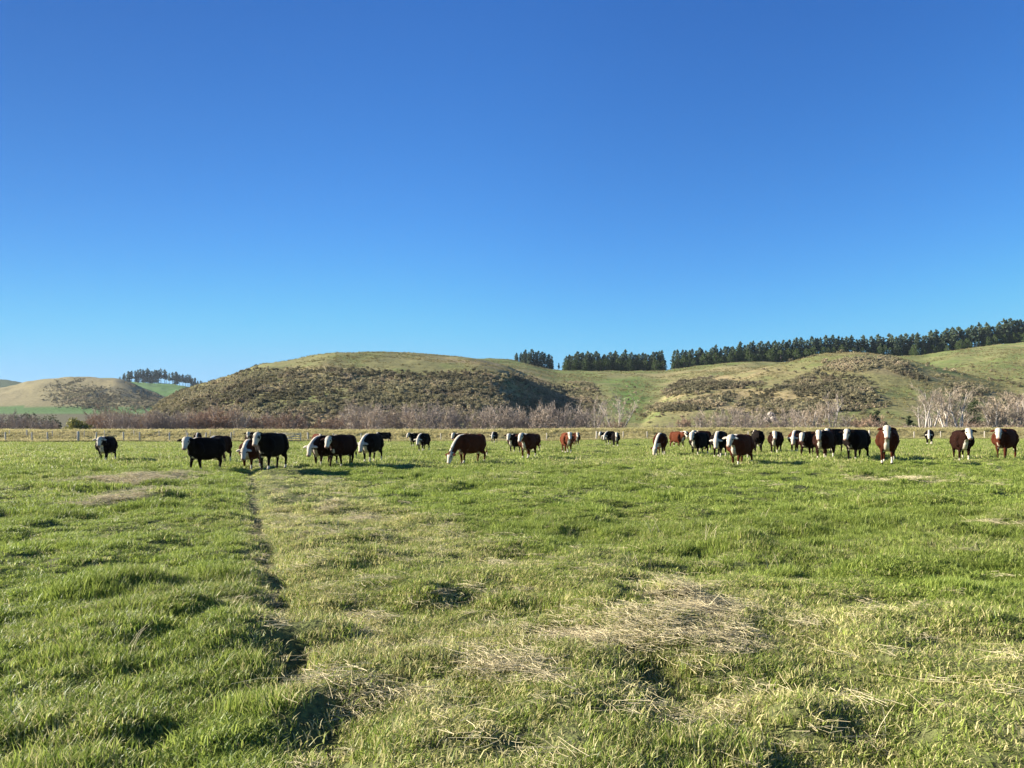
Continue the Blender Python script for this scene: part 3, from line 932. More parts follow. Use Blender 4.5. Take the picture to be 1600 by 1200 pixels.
def mid3low(p): return 'low bushy pine ' + seg(p, M_P, M_N)


# far left clump, on the crest of the far green paddock
pine_row(186, 262, 20, lambda p: 1440, lambda p: np.interp(p, [186, 200, 235, 262], [11, 19, 23, 20]), lambda p: 0.3,
         lab('tall pine at the left end of the far left hilltop stand', 'last tall pine left of the gap in the far left hilltop stand', 'tall bare-stemmed pine in the far left hilltop stand left of its gap'), 'pines on the far left hilltop')
pine_row(264, 330, 17, lambda p: 1430, lambda p: np.interp(p, [264, 285, 300, 318, 330], [20, 20, 17, 11, 9]), lambda p: 0.4,
         lab('first tall pine right of the gap in the far left hilltop stand', 'low pine at the right end of the far left stand, above the scrubby hill', 'pine in the far left hilltop stand right of its gap, sloping down to the right'), 'pines on the far left hilltop')
# small round clump right of the big hill
pine_row(806, 864, 12, lambda p: 655, lambda p: np.interp(p, [806, 820, 850, 864], [15, 22, 28, 26]), lambda p: 0.9,
         lab('low pine at the left end of the small clump behind the big hill', 'pine at the right end of the small clump behind the big hill', 'dark pine within the small clump behind the right shoulder of the big hill'), 'pines in the small clump')
pine_row(868, 876, 1, lambda p: 655, lambda p: 12, lambda p: 0.2, lab('thin little pine alone in the gap between small clump and long belt', '', ''), 'pines in the small clump')
# belt above the saddle
pine_row(883, 1036, 36, lambda p: 650, lambda p: 30 + 2.0 * math.sin(p / 9), lambda p: 1.0,
         lab('pine at the left end of the middle belt above the grassy saddle', 'tall pine on the left side of the bright gap in the belt', mid3), 'pines in the middle belt')
pine_row(881, 1038, 26, lambda p: 641, lambda p: 19, lambda p: 1.0,
         lab('low bushy pine at the left foot of the middle belt', 'low bushy pine at the right foot of the middle belt', mid3low), 'low pines at the foot of the middle belt', low=True)
# long belt climbing to the right edge
h4 = lambda p: np.interp(p, [1048, 1100, 1150, 1200, 1250, 1300, 1350, 1400, 1450, 1500, 1560, 1600, 1700], [31, 29, 31, 34, 33, 30, 31, 35, 36, 36, 38, 38, 38])
pine_row(1052, 1630, 106, lambda p: 660, h4, lambda p: np.interp(p, [1050, 1230, 1300, 1600], [1.0, .9, .45, .5]),
         lab('pine on the right side of the bright gap in the belt', 'pine at the far right of the long belt, outside the frame', mid4), 'pines in the long right belt')
pine_row(1050, 1630, 79, lambda p: 652, lambda p: np.interp(p, [1050, 1230, 1300, 1600], [20, 20, 15, 17]) * random.choice((.7, 1, 1, 1.05)), lambda p: 1.0,
         lab('low bushy pine at the left foot of the long right belt', 'low bushy pine at the right foot of the long belt', mid4low), 'low pines at the foot of the long belt', low=True)


def bare_tree(seed, stems=5, H=6.0, spread=0.55, twig_w=0.03, bark='bark_grey', twig='twig_grey', levels=(5, 5, 9), upright=0.5, trunk_w=0.13, first=0.15):
    r = np.random.default_rng(seed)
    g = Geo(); tw_base = []; tw_dir = []; tw_len = []
    def path(p, d, L, n=4, curl=0.18, up=0.12):
        P = [np.array(p)]; d = np.array(d) / np.linalg.norm(d); ds = [d]
        for i in range(n):
            d = d + r.normal(0, curl, 3) + np.array([0, 0, up]); d /= np.linalg.norm(d)
            P.append(P[-1] + d * L / n); ds.append(d)
        return np.array(P), ds
    for s in range(stems):
        a = r.uniform(0, 6.28); sp = spread * r.uniform(0.25, 1.1) if stems > 1 else 0.06
        d0 = (math.cos(a) * sp, math.sin(a) * sp, 1)
        L0 = H * r.uniform(0.65, 0.95)
        P, ds = path((math.cos(a) * 0.15, math.sin(a) * 0.15, -0.2), d0, L0, 5, 0.10, 0.05)
        g.tube(P, np.linspace(trunk_w * r.uniform(.7, 1.1), 0.025, len(P)), 5)
        for b in range(levels[0] + 3):
            t = first + (0.97 - first) * (b + r.uniform(0, 1)) / (levels[0] + 3)
            i = min(int(t * 5), 4); f = t * 5 - i
            p = P[i] * (1 - f) + P[i + 1] * f
            a = r.uniform(0, 6.28); d = ds[i] * upright + np.array([math.cos(a), math.sin(a), 0.35]) * 0.75
            L1 = H * 0.42 * (1 - 0.55 * t) * r.uniform(0.6, 1.1)
            P1, d1 = path(p, d, L1, 3, 0.16, 0.14)
            g.tube(P1, np.linspace(0.04, 0.014, len(P1)), 3, cap=False)
            for c in range(levels[1]):
                t1 = r.uniform(0.15, 1); i1 = min(int(t1 * 3), 2); f1 = t1 * 3 - i1
                p1 = P1[i1] * (1 - f1) + P1[i1 + 1] * f1
                dd = np.array(d1[i1]) + r.normal(0, 0.55, 3) + np.array([0, 0, 0.25]); dd /= np.linalg.norm(dd)
                L2 = H * 0.17 * r.uniform(0.5, 1.2)
                tw_base.append(p1); tw_dir.append(dd); tw_len.append(L2)
                for e in range(levels[2]):
                    t2 = r.uniform(0.1, 1)
                    de = dd + r.normal(0, 0.5, 3) + np.array([0, 0, 0.2]); de /= np.linalg.norm(de)
                    tw_base.append(p1 + dd * L2 * t2); tw_dir.append(de); tw_len.append(L2 * r.uniform(0.4, 0.9))
    B = np.array(tw_base); D = np.array(tw_dir); Ln = np.array(tw_len); n = len(B)
    sd_ = np.cross(D, r.normal(0, 1, (n, 3))); sd_ /= np.linalg.norm(sd_, axis=1)[:, None]
    w = twig_w * 1.5 * r.uniform(0.6, 1.2, n)[:, None] / 2
    V = np.concatenate([B - sd_ * w, B + sd_ * w, B + D * Ln[:, None]])
    i = np.arange(n); T = np.stack([i, i + n, i + 2 * n], 1)
    crown = mesh_np('bare_crown', V, T, [M[twig]], False, {'bl': ('FLOAT', np.tile(r.uniform(0, 1, n), 3))})
    return g.mesh('bare_trunk', [M[bark]]), crown


will_grey = [bare_tree(500 + i, 6, 6.2, 0.75, 0.034) for i in range(5)]
will_red = [bare_tree(520 + i, 8, 4.2, 0.8, 0.034, 'bark_grey', 'twig_red', (4, 5, 10), 0.6, 0.07, 0.05) for i in range(4)]
will_pink = [bare_tree(530 + i, 5, 5.5, 0.6, 0.034, 'bark_pale', 'twig_pink') for i in range(4)]
poplar = [bare_tree(540 + i, 2 + i % 2, 9.0, 0.22, 0.034, 'bark_pale', 'twig_pink', (5, 4, 7), 0.9, 0.20, 0.45) for i in range(4)]
pale_tree = [bare_tree(550 + i, 4, 8.0, 0.62, 0.036, 'bark_pale', 'twig_grey', (5, 4, 6), 0.9, 0.17, 0.3) for i in range(3)]


def floor_z(x, y):
    return float(max(hill_z(np.array([x]), np.array([y]))[0], ground_z(np.array([x]), np.array([y]))[0]))


def put_bare(px, Y, hpx, pairs, label, group, H, wx=1.0):
    x = (px - 800) / F * Y
    # height above what the bank hides
    z = floor_z(x, Y)
    top = CAM_H + (hpx) * Y / F
    s = (top - z) / H * 1.12
    return make_tree('bare_tree' if pairs is not will_red else 'willow_thicket', random.choice(pairs), (x, Y, z - 0.1), (s * wx, s * wx, s), random.uniform(0, 6.28), label, 'tree' if pairs is not will_red else 'shrub', group)


gw = 'bare willows in front of the hills'
# hpx: height of the top above the horizon row
willows = [
    (8, 165, 24, 'g'), (24, 172, 26, 'g'), (38, 160, 22, 'g'), (52, 168, 18, 'p'), (66, 160, 16, 'g'), (84, 164, 15, 'g'),  (150, 178, 26, 'p'), (178, 160, 24, 'g'), (208, 176, 30, 'p'), (236, 166, 24, 'g'), (264, 166, 28, 'g'), (294, 176, 30, 'p'), (322, 176, 34, 'p'), (408, 176, 26, 'g'), (470, 174, 16, 'g'),
    (152, 176, 26, 'p'), (160, 165, 24, 'r'), (170, 176, 36, 'p'), (186, 170, 33, 'p'), (200, 164, 26, 'g'), (214, 172, 26, 'r'), (228, 166, 28, 'g'), (244, 176, 30, 'p'), (258, 168, 26, 'g'), (272, 174, 28, 'p'), (288, 166, 24, 'g'), (300, 172, 24, 'r'),
    (316, 166, 26, 'r'), (330, 172, 33, 'r'), (345, 168, 34, 'r'), (360, 174, 30, 'p'), (374, 166, 32, 'p'), (390, 172, 22, 'r'),
    (425, 166, 23, 'r'), (440, 160, 28, 'r'), (455, 168, 24, 'r'), (490, 164, 9, 'r'), (512, 165, 20, 'r'), (524, 162, 16, 'r'),
    (545, 172, 42, 'p'), (560, 166, 34, 'g'), (578, 160, 38, 'g'), (596, 168, 36, 'g'), (614, 172, 28, 'p'), (632, 174, 30, 'g'), (652, 166, 40, 'g'), (668, 160, 34, 'g'), (684, 168, 38, 'g'), (700, 174, 36, 'p'), (716, 166, 30, 'g'), (733, 172, 28, 'p'),
    (750, 170, 32, 'g'), (768, 164, 37, 'g'), (785, 170, 30, 'g'), (806, 164, 30, 'g'), (822, 170, 32, 'g'), (838, 160, 39, 'g'), (858, 168, 34, 'g'), (880, 162, 40, 'g'), (898, 168, 26, 'g'), (918, 166, 32, 'g'), (948, 172, 20, 'g'), (963, 166, 14, 'r'),
    (1000, 170, 6, 'g'), (1030, 168, 8, 'g'), (1052, 160, 10, 'g'), (1080, 168, 20, 'r'), (1098, 164, 24, 'p'), (1112, 170, 30, 'p'), (1130, 162, 26, 'g'), (1148, 170, 30, 'p'), (1166, 164, 33, 'g'), (1180, 172, 28, 'g'), (1212, 170, 18, 'g'), (1228, 164, 28, 'g'), (1246, 172, 30, 'g'),
    (1262, 168, 34, 'p'), (1280, 172, 36, 'p'), (1316, 166, 24, 'p'), (1340, 170, 18, 'r'), (1356, 164, 22, 'r'), (1374, 170, 14, 'r'), (1395, 166, 8, 'r'), (1420, 170, 8, 'r'),
    (1445, 175, 26, 'p'), (1478, 178, 44, 'p'), (1500, 176, 36, 'p'), (1520, 172, 14, 'r'), (1540, 174, 20, 'p'), (1558, 170, 44, 'p'), (1574, 176, 50, 'p'), (1590, 168, 40, 'g'), (1604, 172, 46, 'p'), (1622, 170, 38, 'p'), (-12, 168, 22, 'g')]
regions = [(-50, 80, 'at the far left edge above the fence'), (80, 232, 'below the far hill at the left'), (232, 400, 'at the left foot of the big scrubby hill'), (400, 535, 'low under the left half of the big hill'),
           (535, 640, 'under the middle of the big hill'), (640, 745, 'under the right half of the big hill'), (745, 870, 'below the shaded right flank of the big hill'),
           (870, 1000, 'at the mouth of the grassy saddle'), (1000, 1200, 'left of the pale rock outcrop'), (1200, 1330, 'right of the pale rock outcrop'), (1330, 1530, 'below the bushy knoll at the right'), (1530, 1700, 'at the far right edge')]
for px, Y, h, t in willows:
    reg = [q[2] for q in regions if q[0] <= px < q[1]][0]
    if t == 'g': put_bare(px, Y, h, will_grey, 'grey leafless spreading willow ' + reg, gw, 6.2)
    elif t == 'p': put_bare(px, Y, h, will_pink, 'pinkish leafless tree with pale stems ' + reg, gw, 5.5)
    else: put_bare(px, Y, h, will_red, 'low reddish leafless thicket ' + reg, 'reddish thickets in front of the hills', 4.2, 1.3)
for px, Y, h, lb in [(933, 176, 46, 'slim white-stemmed bare tree left of the taller one at the saddle mouth'), (965, 168, 54, 'tall pale bare tree with upswept limbs at the saddle mouth'),
                     (1300, 170, 53, 'tall pale bare tree with forked white trunk right of the rock outcrop')]:
    put_bare(px, Y, h, pale_tree, lb, None, 8.0, 0.85)
for k_, (px, Y, h, wh) in enumerate([(1441, 165, 56, 'first from the left of the white-stemmed poplars'), (1455, 168, 60, 'second from the left of the white-stemmed poplars, tallest stem'), (1479, 170, 60, 'third from the left of the white-stemmed poplars'),
                       (1500, 165, 58, 'rightmost of the white-stemmed poplars, with a leaning fork'), (1545, 172, 46, 'slender white-stemmed poplar among the pink trees at the right edge')]):
    put_bare(px, Y, h, poplar, wh, 'white-stemmed poplars at the right', 9.0, 1.1)
# understorey: low brown twigs along the willow line
src_und = [bare_tree(570 + i, 5, 2.2, 1.0, 0.035, 'bark_grey', 'twig_red' if i % 2 else 'twig_grey', (2, 4, 8), 0.6, 0.04, 0.05)[1] for i in range(4)]
n = 1500
px = rng.uniform(-60, 1660, n); y = rng.uniform(150, 196, n); x = (px - 800) / F * y
k = ~((px > 975) & (px < 1060) & (rng.uniform(0, 1, n) < 0.8)) & ~((px > 1385) & (px < 1430) & (rng.uniform(0, 1, n) < 0.6))
x, y = x[k], y[k]; n = len(x)
z = np.maximum(hill_z(x, y), ground_z(x, y)); s = rng.uniform(0.5, 1.25, n)
scatter('undergrowth', np.stack([x, y, z], 1), rand_rot(n, .1), np.stack([s * 1.3, s * 1.3, s], 1), rng.integers(0, 4, n), np.zeros(n), rng.uniform(0, 1, n), src_und)


# ---- leafy shrubs, each its own thing
def leafy(px, Y, hpx, wpx, mat, label, group, seed):
    x = (px - 800) / F * Y; z = floor_z(x, Y)
    top = CAM_H + hpx * Y / F; h = max(top - z, 1.0); w = wpx * Y / F / 2
    me = shrub_mesh(seed, M[mat], 16, w, h, 130, 0.22, 'shrub_foliage')
    g = Geo()
    for i in range(4):
        a = i * 1.6 + 0.4
        g.tube([(0.1 * math.cos(a), 0.1 * math.sin(a), -0.1), (w * .35 * math.cos(a), w * .35 * math.sin(a), h * 0.6)], [0.06, 0.02], 4)
    e = bpy.data.objects.new('shrub', None); C.objects.link(e); e.location = (x, Y, z)
    tag(e, label, 'shrub', group)
    for nm, m_ in (('foliage', me), ('stem', g.mesh('shrub_stem', [M['bark_grey']]))): link(nm, m_, e)


leafy(116, 152, 18, 50, 'yellow_leaf', 'round yellow-green bush above the fence at the left', None, 600)
leafy(80, 175, 22, 46, 'dark_leaf', 'dark low spreading shrub left of the yellow-green bush', None, 601)
leafy(48, 182, 26, 60, 'dark_leaf', 'dark flat-topped shrub behind the grey willows at the far left', None, 602)
leafy(20, 200, 26, 50, 'dark_leaf', 'dark shrub at the very left edge behind the grey willows', None, 612)
leafy(140, 190, 16, 40, 'dark_leaf', 'low dark shrub between the yellow-green bush and the pink trees', None, 613)
leafy(396, 178, 22, 22, 'dark_leaf', 'dark green shrub under the left part of the big hill, between reddish thickets', None, 603)
leafy(480, 180, 14, 26, 'dark_leaf', 'dark green shrub right of the rounded red thicket', None, 604)
leafy(500, 176, 11, 26, 'dark_leaf', 'low dark shrub between two red thickets under the big hill', None, 609)
leafy(530, 172, 9, 16, 'dark_leaf', 'small dark shrub just left of the large grey willows', None, 605)
leafy(1370, 205, 42, 26, 'dark_leaf', 'dark green bush on the lower slope under the bushy knoll', None, 606)
leafy(1420, 200, 26, 16, 'dark_leaf', 'small dark bush on the grass left of the white-stemmed poplars', None, 607)
leafy(1428, 190, 12, 22, 'dark_leaf', 'dark low bush at the foot of the grass left of the poplars', None, 610)
leafy(1520, 205, 58, 34, 'dark_leaf', 'tall dark bush just right of the white-stemmed poplars', None, 608)
leafy(1514, 200, 36, 34, 'dark_leaf', 'dark bush under the tall one right of the poplars', None, 611)


# ---- rock outcrop
def rock(px, Y, hpx, w, seed, label):
    x = (px - 800) / F * Y; z = floor_z(x, Y); r = np.random.default_rng(seed)
    import bmesh
    bm = bmesh.new(); bmesh.ops.create_icosphere(bm, subdivisions=3, radius=1)
    for v in bm.verts:
        f = 0.75 + 0.5 * float(fbm(np.array([v.co.x * 2 + seed]), np.array([v.co.z * 2 + v.co.y]), seed, 3)[0])
        v.co = Vector((round(v.co.x * f * 3.4) / 3.4 * w, round(v.co.y * f * 3) / 3 * w * .7, round(v.co.z * f * 3) / 3 * w * .6))
    me = bpy.data.meshes.new('rock'); bm.to_mesh(me); bm.free(); me.materials.append(M['rock'])
    o = link('rock', me); o.location = (x, Y, CAM_H + hpx * Y / F - w * 0.55); o.rotation_euler = (0.2, 0.5, 0.3)
    tag(o, label, 'rock', None)


rock(1206, 205, 27, 1.3, 3, 'upper pale block of the rock outcrop among the willows right of centre')
rock(1199, 203, 19, 1.2, 5, 'lower left pale block of the rock outcrop among the willows')
rock(1210, 202, 20, 1.25, 8, 'lower right pale block of the rock outcrop among the willows')

# ---------------------------------------------------------------- fences
post_mesh = {}
def post_me(h, r):
    key = (h, r)
    if key not in post_mesh:
        g = Geo(); g.tube([(0, 0, -0.35), (0, 0, h * .5), (0, 0, h - 0.04), (0, 0, h)], [r, r * .97, r * .95, r * .7], 8)
        post_mesh[key] = g.mesh('post', [M['post']])
    return post_mesh[key]


def fence(name, xs, yf, h, r, nw, label):
    root = bpy.data.objects.new(name, None); C.objects.link(root)
    tag(root, label, 'fence')
    tops = []
    for i, x in enumerate(xs):
        y = float(yf(x)); z = float(ground_z(np.array([x]), np.array([y]))[0])
        big = (i % 11 == 0)
        o = link('post', post_me(round(h * 1.08, 2) if big else h, r * 1.7 if big else r), root)
        o.location = (x, y, z); o.rotation_euler = (random.uniform(-.04, .04), random.uniform(-.05, .05), 0)
        tops.append((x, y, z))
    for w in range(nw):
        g = Geo(); hh = h * (0.16 + 0.76 * w / (nw - 1))
        g.tube([(p[0], p[1] - r - 0.01, p[2] + hh) for p in tops], [0.006] * len(tops), 3)
        link('wire', g.mesh('wire', [M['wire']]), root)
    return root


xs = list(np.arange(-92, -33.5, 2.9) + rng.normal(0, .3, len(np.arange(-92, -33.5, 2.9))))
fence('wire_fence', xs, lambda x: fence_y(x) - 0.2, 1.4, 0.10, 6, 'wooden post and wire fence along the far edge of the paddock left of the gate')
xs = list(np.arange(-29.2, 100, 3.8) + rng.normal(0, .3, len(np.arange(-29.2, 100, 3.8))))
fence('wire_fence', xs, lambda x: fence_y(x) - 0.2, 1.25, 0.07, 6, 'faint post and wire fence running behind the herd right of the gate')
xs = list(np.arange(-110, -35, 3.6) + rng.normal(0, .3, len(np.arange(-110, -35, 3.6))))
fence('wire_fence', xs, lambda x: fence_y(x) + 7.2, 1.0, 0.06, 4, 'second, thinner post and wire fence on the bank behind the left fence')
# gate
gt = bpy.data.objects.new('gate', None); C.objects.link(gt)
gx, gy = -33.2, float(fence_y(-33.0)) - 0.2
gz = float(ground_z(np.array([gx]), np.array([gy]))[0])
gt.location = (gx, gy, gz)
tag(gt, 'pale wooden rail gate in the far fence behind the pair of dark cows', 'gate')
for hh in (0.22, 0.48, 0.74, 1.0, 1.22):
    g = Geo(); g.box((1.7, 0, hh), (3.3, 0.05, 0.085)); link('rail', g.mesh('gate_rail', [M['gate']]), gt)
for xx in (0.06, 3.34):
    g = Geo(); g.box((xx, 0.055, 0.72), (0.10, 0.05, 1.15)); link('stile', g.mesh('gate_stile', [M['gate']]), gt)
g = Geo(); g.tube([(0.12, 0.11, 0.2), (3.3, 0.11, 1.2)], [0.035, 0.035], 4); link('brace', g.mesh('gate_brace', [M['gate']]), gt)


# ---------------------------------------------------------------- cattle
def cow_mesh(name, hyaw=40, graze=0.0, stride=0.0, seed=0, white_legs=1.0, stripe=1.0, eye_patch=0.0, fat=1.0, face=1.0, headz=0.0, bib=1.0):
    """one continuous body: tapered tubes with oval rings, fused by a voxel remesh. forward is +x, left side +y"""
    r = np.random.default_rng(seed)
    parts = []     # (points, (width,height) radii)
    bones = []
    def tube(P, rad, k=14, nm='body'):
        P = np.asarray(P, float); n = len(P)
        # densify
        t = np.linspace(0, n - 1, (n - 1) * 4 + 1)
        idx = np.arange(n)
        def cm(a):
            a = np.asarray(a, float); out = []
            for q in t:
                i = min(int(q), n - 2); f = q - i
                p0 = a[max(i - 1, 0)]; p1 = a[i]; p2 = a[i + 1]; p3 = a[min(i + 2, n - 1)]
                out.append(0.5 * ((2 * p1) + (-p0 + p2) * f + (2 * p0 - 5 * p1 + 4 * p2 - p3) * f * f + (-p0 + 3 * p1 - 3 * p2 + p3) * f ** 3))
            return np.array(out)
        PP = cm(P); RR = np.maximum(cm([(q if isinstance(q, tuple) else (q, q)) for q in rad]), 0.012)
        d = np.gradient(PP, axis=0); d /= np.linalg.norm(d, axis=1)[:, None]
        V = []
        # rounded ends
        PP = np.vstack([PP[0] - d[0] * RR[0].min() * .55, PP, PP[-1] + d[-1] * RR[-1].min() * .55]); RR = np.vstack([RR[0] * .55, RR, RR[-1] * .55]); d = np.vstack([d[:1], d, d[-1:]])
        for p, dd, (w, h) in zip(PP, d, RR):
            side = np.array([-dd[1], dd[0], 0]); ln = np.linalg.norm(side)
            side = side / ln if ln > 0.25 else np.array([0, 1.0, 0])
            side = side - dd * side.dot(dd); side /= np.linalg.norm(side)
            up = np.cross(dd, side)
            if up[2] < 0 or (abs(dd[2]) > .9 and up[0] < 0 and False): up = -up
            th = np.arange(k) * 2 * math.pi / k
            sq = 0.78 if k == 18 else 1.0     # the trunk is squarer than the limbs
            V.append(p + (np.sign(np.cos(th)) * np.abs(np.cos(th)) ** sq)[:, None] * side * w + (np.sign(np.sin(th)) * np.abs(np.sin(th)) ** sq)[:, None] * up * h)
        V = np.concatenate(V); m = len(PP)
        Q = [[i * k + j, i * k + (j + 1) % k, (i + 1) * k + (j + 1) % k, (i + 1) * k + j] for i in range(m - 1) for j in range(k)]
        V = np.vstack([V, PP[:1], PP[-1:]])
        T = [[m * k, (j + 1) % k, j] for j in range(k)] + [[m * k + 1, (m - 1) * k + j, (m - 1) * k + (j + 1) % k] for j in range(k)]
        parts.append((V, np.array(Q), np.array(T)))
        bones.append((nm, PP))
    f = fat * 0.88; SX = 0.81
    _tube = tube
    def tube(P, rad, k=14, nm='body'):
        if nm in ('body', 'tail', 'switch'): P = [(p[0] * SX, p[1], p[2]) for p in P]
        _tube(P, rad, k, nm)
    # trunk
    tube([(-1.06, 0, 1.06), (-0.95, 0, 1.05), (-0.65, 0, 0.99), (-0.2, 0, 0.93), (0.25, 0, 0.93), (0.6, 0, 0.96), (0.80, 0, 0.98)],
         [(.20, .26), (.31 * f, .34), (.33 * f, .38), (.41 * f, .46), (.38 * f, .46), (.29 * f, .43), (.21 * f, .33)], 18)
    # hip and pin bones, withers
    tube([(-0.60, 0.22, 1.22), (-0.98, 0.13, 1.19)], [.11, .10], 8); tube([(-0.60, -0.22, 1.22), (-0.98, -0.13, 1.19)], [.11, .10], 8)
    tube([(0.15, 0, 1.24), (0.5, 0, 1.27), (0.72, 0, 1.22)], [.09, .12, .11], 8)
    tube([(-1.0, 0, 1.24), (-.5, 0, 1.24), (0.1, 0, 1.23)], [.07, .07, .06], 8)
    for s_ in (1, -1):
        tube([(0.62, 0.20 * s_, 1.12), (0.52, 0.27 * s_, 0.92), (0.62, 0.23 * s_, 0.72)], [.13, .16, .12], 10)
        tube([(-0.66, 0.20 * s_, 1.08), (-0.76, 0.22 * s_, 0.90), (-0.74, 0.20 * s_, 0.74)], [.16, .19, .14], 10)
    # brisket
    tube([(0.35, 0, 0.62), (0.70, 0, 0.66), (0.86, 0, 0.82)], [(.14, .12), (.13, .13), (.11, .12)], 10)
    # neck and head
    yaw = R(hyaw)
    nb = np.array([0.60, 0, 1.06])
    zc = 1.27 + headz - 0.82 * graze
    reach = 0.53 + 0.10 * graze
    hd = np.array([math.cos(yaw * .6), math.sin(yaw * .6), 0])
    poll = nb + hd * reach; poll[2] = zc
    mid = (nb + poll) / 2 + np.array([0, 0, 0.03 if graze < .5 else 0.08])
    tube([(0.36, 0, 1.02), nb, mid, poll], [(.24, .36), (.19, .30), (.145, .23), (.115, .16)], 14, 'neck')
    fd = np.array([math.cos(yaw), math.sin(yaw), 0]); pitch = R(-54 - 18 * graze)
    hv = fd * math.cos(pitch) + np.array([0, 0, math.sin(pitch)])
    hn = -fd * math.sin(pitch) * -1 * -1 + np.array([0, 0, math.cos(pitch)])   # face normal (forehead side)
    hn = np.array([fd[0] * -math.sin(pitch), fd[1] * -math.sin(pitch), math.cos(pitch)])
    hs = np.cross(hn, hv)
    p0 = poll + hn * 0.02 - hv * 0.02
    tube([p0 - hv * .06, p0 + hv * 0.12, p0 + hv * 0.25, p0 + hv * 0.37, p0 + hv * 0.45],
         [(.128, .11), (.150, .135), (.105, .115), (.098, .088), (.100, .074)], 14, 'head')
    tube([p0 + hv * .08 - hn * .11, p0 + hv * .32 - hn * .09], [(.085, .075), (.055, .05)], 8, 'head')   # jaw
    tube([p0 + hs * .10 - hv * .03, p0 - hs * .10 - hv * .03], [.060, .060], 8, 'head')   # poll between the ears
    # legs
    def leg(pts, rad): tube(pts, rad, 10, 'leg')
    st = stride
    for s, ph in ((1, st), (-1, -st)):
        y = 0.17 * s * 1.0
        dx = 0.20 * ph
        lift = max(0, ph) * 0.05
        leg([(0.42, y * .9, 0.86), (0.42 + dx * .1, y, 0.64), (0.45 + dx * .55, y, 0.40 + lift), (0.44 + dx * .95, y, 0.16 + lift), (0.45 + dx, y, 0.09 + lift), (0.48 + dx, y, 0.03)],
            [(.14, .20), (.095, .13), (.066, .070), (.048, .050), (.052, .055), (.058, .075)])
        dx = -0.20 * ph * (1 if abs(st) > 0 else 0) + 0.05 * s
        leg([(-0.66, y * .95, 0.98), (-0.57 + dx * .2, y * 1.08, 0.70), (-0.68 + dx * .5, y * 1.0, 0.55), (-0.79 + dx * .8, y, 0.46), (-0.75 + dx * .95, y, 0.20), (-0.74 + dx, y, 0.10), (-0.71 + dx, y, 0.03)],
            [(.18, .30), (.15, .21), (.085, .12), (.058, .075), (.046, .050), (.052, .056), (.058, .075)])
    # tail
    sw = r.uniform(-.08, .08)
    tube([(-1.06, 0, 1.22), (-1.24, 0, 1.14), (-1.30, sw * .5, 0.85), (-1.29, sw, 0.60)], [.045, .035, .028, .024], 8, 'tail')
    tube([(-1.29, sw, 0.64), (-1.31, sw, 0.50), (-1.30, sw * 1.2, 0.34)], [.03, .052, .02], 8, 'switch')
    # assemble and fuse
    V = []; Q = []; T = []; n0 = 0
    for v, q, t in parts:
        V.append(v); Q.append(q + n0); T.append(t + n0); n0 += len(v)
    me = mesh_np(name + '_raw', np.concatenate(V), [np.concatenate(Q), np.concatenate(T)])
    tmp = bpy.data.objects.new('tmp', me); C.objects.link(tmp)
    md = tmp.modifiers.new('fuse', 'REMESH'); md.mode = 'VOXEL'; md.voxel_size = 0.030; md.use_smooth_shade = True
    ms = tmp.modifiers.new('soften', 'SMOOTH'); ms.factor = 0.5; ms.iterations = 7
    dg = bpy.context.evaluated_depsgraph_get(); dg.update()
    ev = tmp.evaluated_get(dg); em = ev.to_mesh()
    nv = len(em.vertices); co = np.empty(nv * 3, np.float32); em.vertices.foreach_get('co', co); co = co.reshape(-1, 3).astype(float)
    nl = len(em.loops); li = np.empty(nl, np.int32); em.loops.foreach_get('vertex_index', li)
    ls = np.empty(len(em.polygons), np.int32); em.polygons.foreach_get('loop_start', ls)
    lt = np.empty(len(em.polygons), np.int32); em.polygons.foreach_get('loop_total', lt)
    qs = np.array([li[s:s + 4] for s in ls[lt == 4]]); ts = np.array([li[s:s + 3] for s in ls[lt == 3]]).reshape(-1, 3)
    ev.to_mesh_clear(); bpy.data.objects.remove(tmp); bpy.data.meshes.remove(me)
    # ---- coat pattern
    hp = (co - p0); tv = hp @ hv; tn = hp @ hn; tsd = hp @ hs
    nd = poll - nb
    tnk = np.clip(((co - nb) @ nd) / nd.dot(nd), -0.6, 1.6)
    inhead = ((tnk > 0.88) | (tv > 0.14)) & (tv > -0.10) & (tv < 0.70) & (np.abs(tsd) < 0.20) & (tn < 0.30) & (tn > -0.09 - 0.13 * np.clip(tv * 3, 0, 1))
    W = np.zeros(nv)
    W[inhead] = face
    # neck: crest stripe and throat
    tnk = np.minimum(tnk, 1.2)
    nearneck = (tnk > -0.5) & (tnk < 1.1) & (co[:, 0] > 0.34) & ~inhead
    axis = nb + np.outer(tnk, nd)
    rel = co - axis
    W = np.where(nearneck & (rel[:, 2] < -0.19) & (np.abs(rel @ np.array([-math.sin(yaw * .6), math.cos(yaw * .6), 0])) < 0.085), np.maximum(W, 0.66 * bib), W)
    lat = np.abs(rel @ np.array([-math.sin(yaw * .6), math.cos(yaw * .6), 0]))
    W = np.where(nearneck & (rel[:, 2] > 0.08) & (lat < 0.085), np.maximum(W, 0.8 * stripe), W)
    W = np.where((co[:, 0] > 0.1) & (co[:, 0] < 0.65) & (co[:, 2] > 1.30) & (np.abs(co[:, 1]) < 0.07), np.maximum(W, 0.75 * stripe), W)
    # brisket and underline
    W = np.where((co[:, 0] > 0.50) & (co[:, 2] < 0.78) & (co[:, 2] > 0.45) & (np.abs(co[:, 1]) < 0.095), 0.72 * (0.4 + 0.6 * bib), W)
    W = np.where((co[:, 2] < 0.58) & (co[:, 2] > 0.44) & (np.abs(co[:, 1]) < 0.16) & (co[:, 0] > -0.75) & (co[:, 0] < 0.5), 0.7, W)
    # legs and tail switch
    sock = 0.22 * white_legs
    isleg = co[:, 2] < 0.46
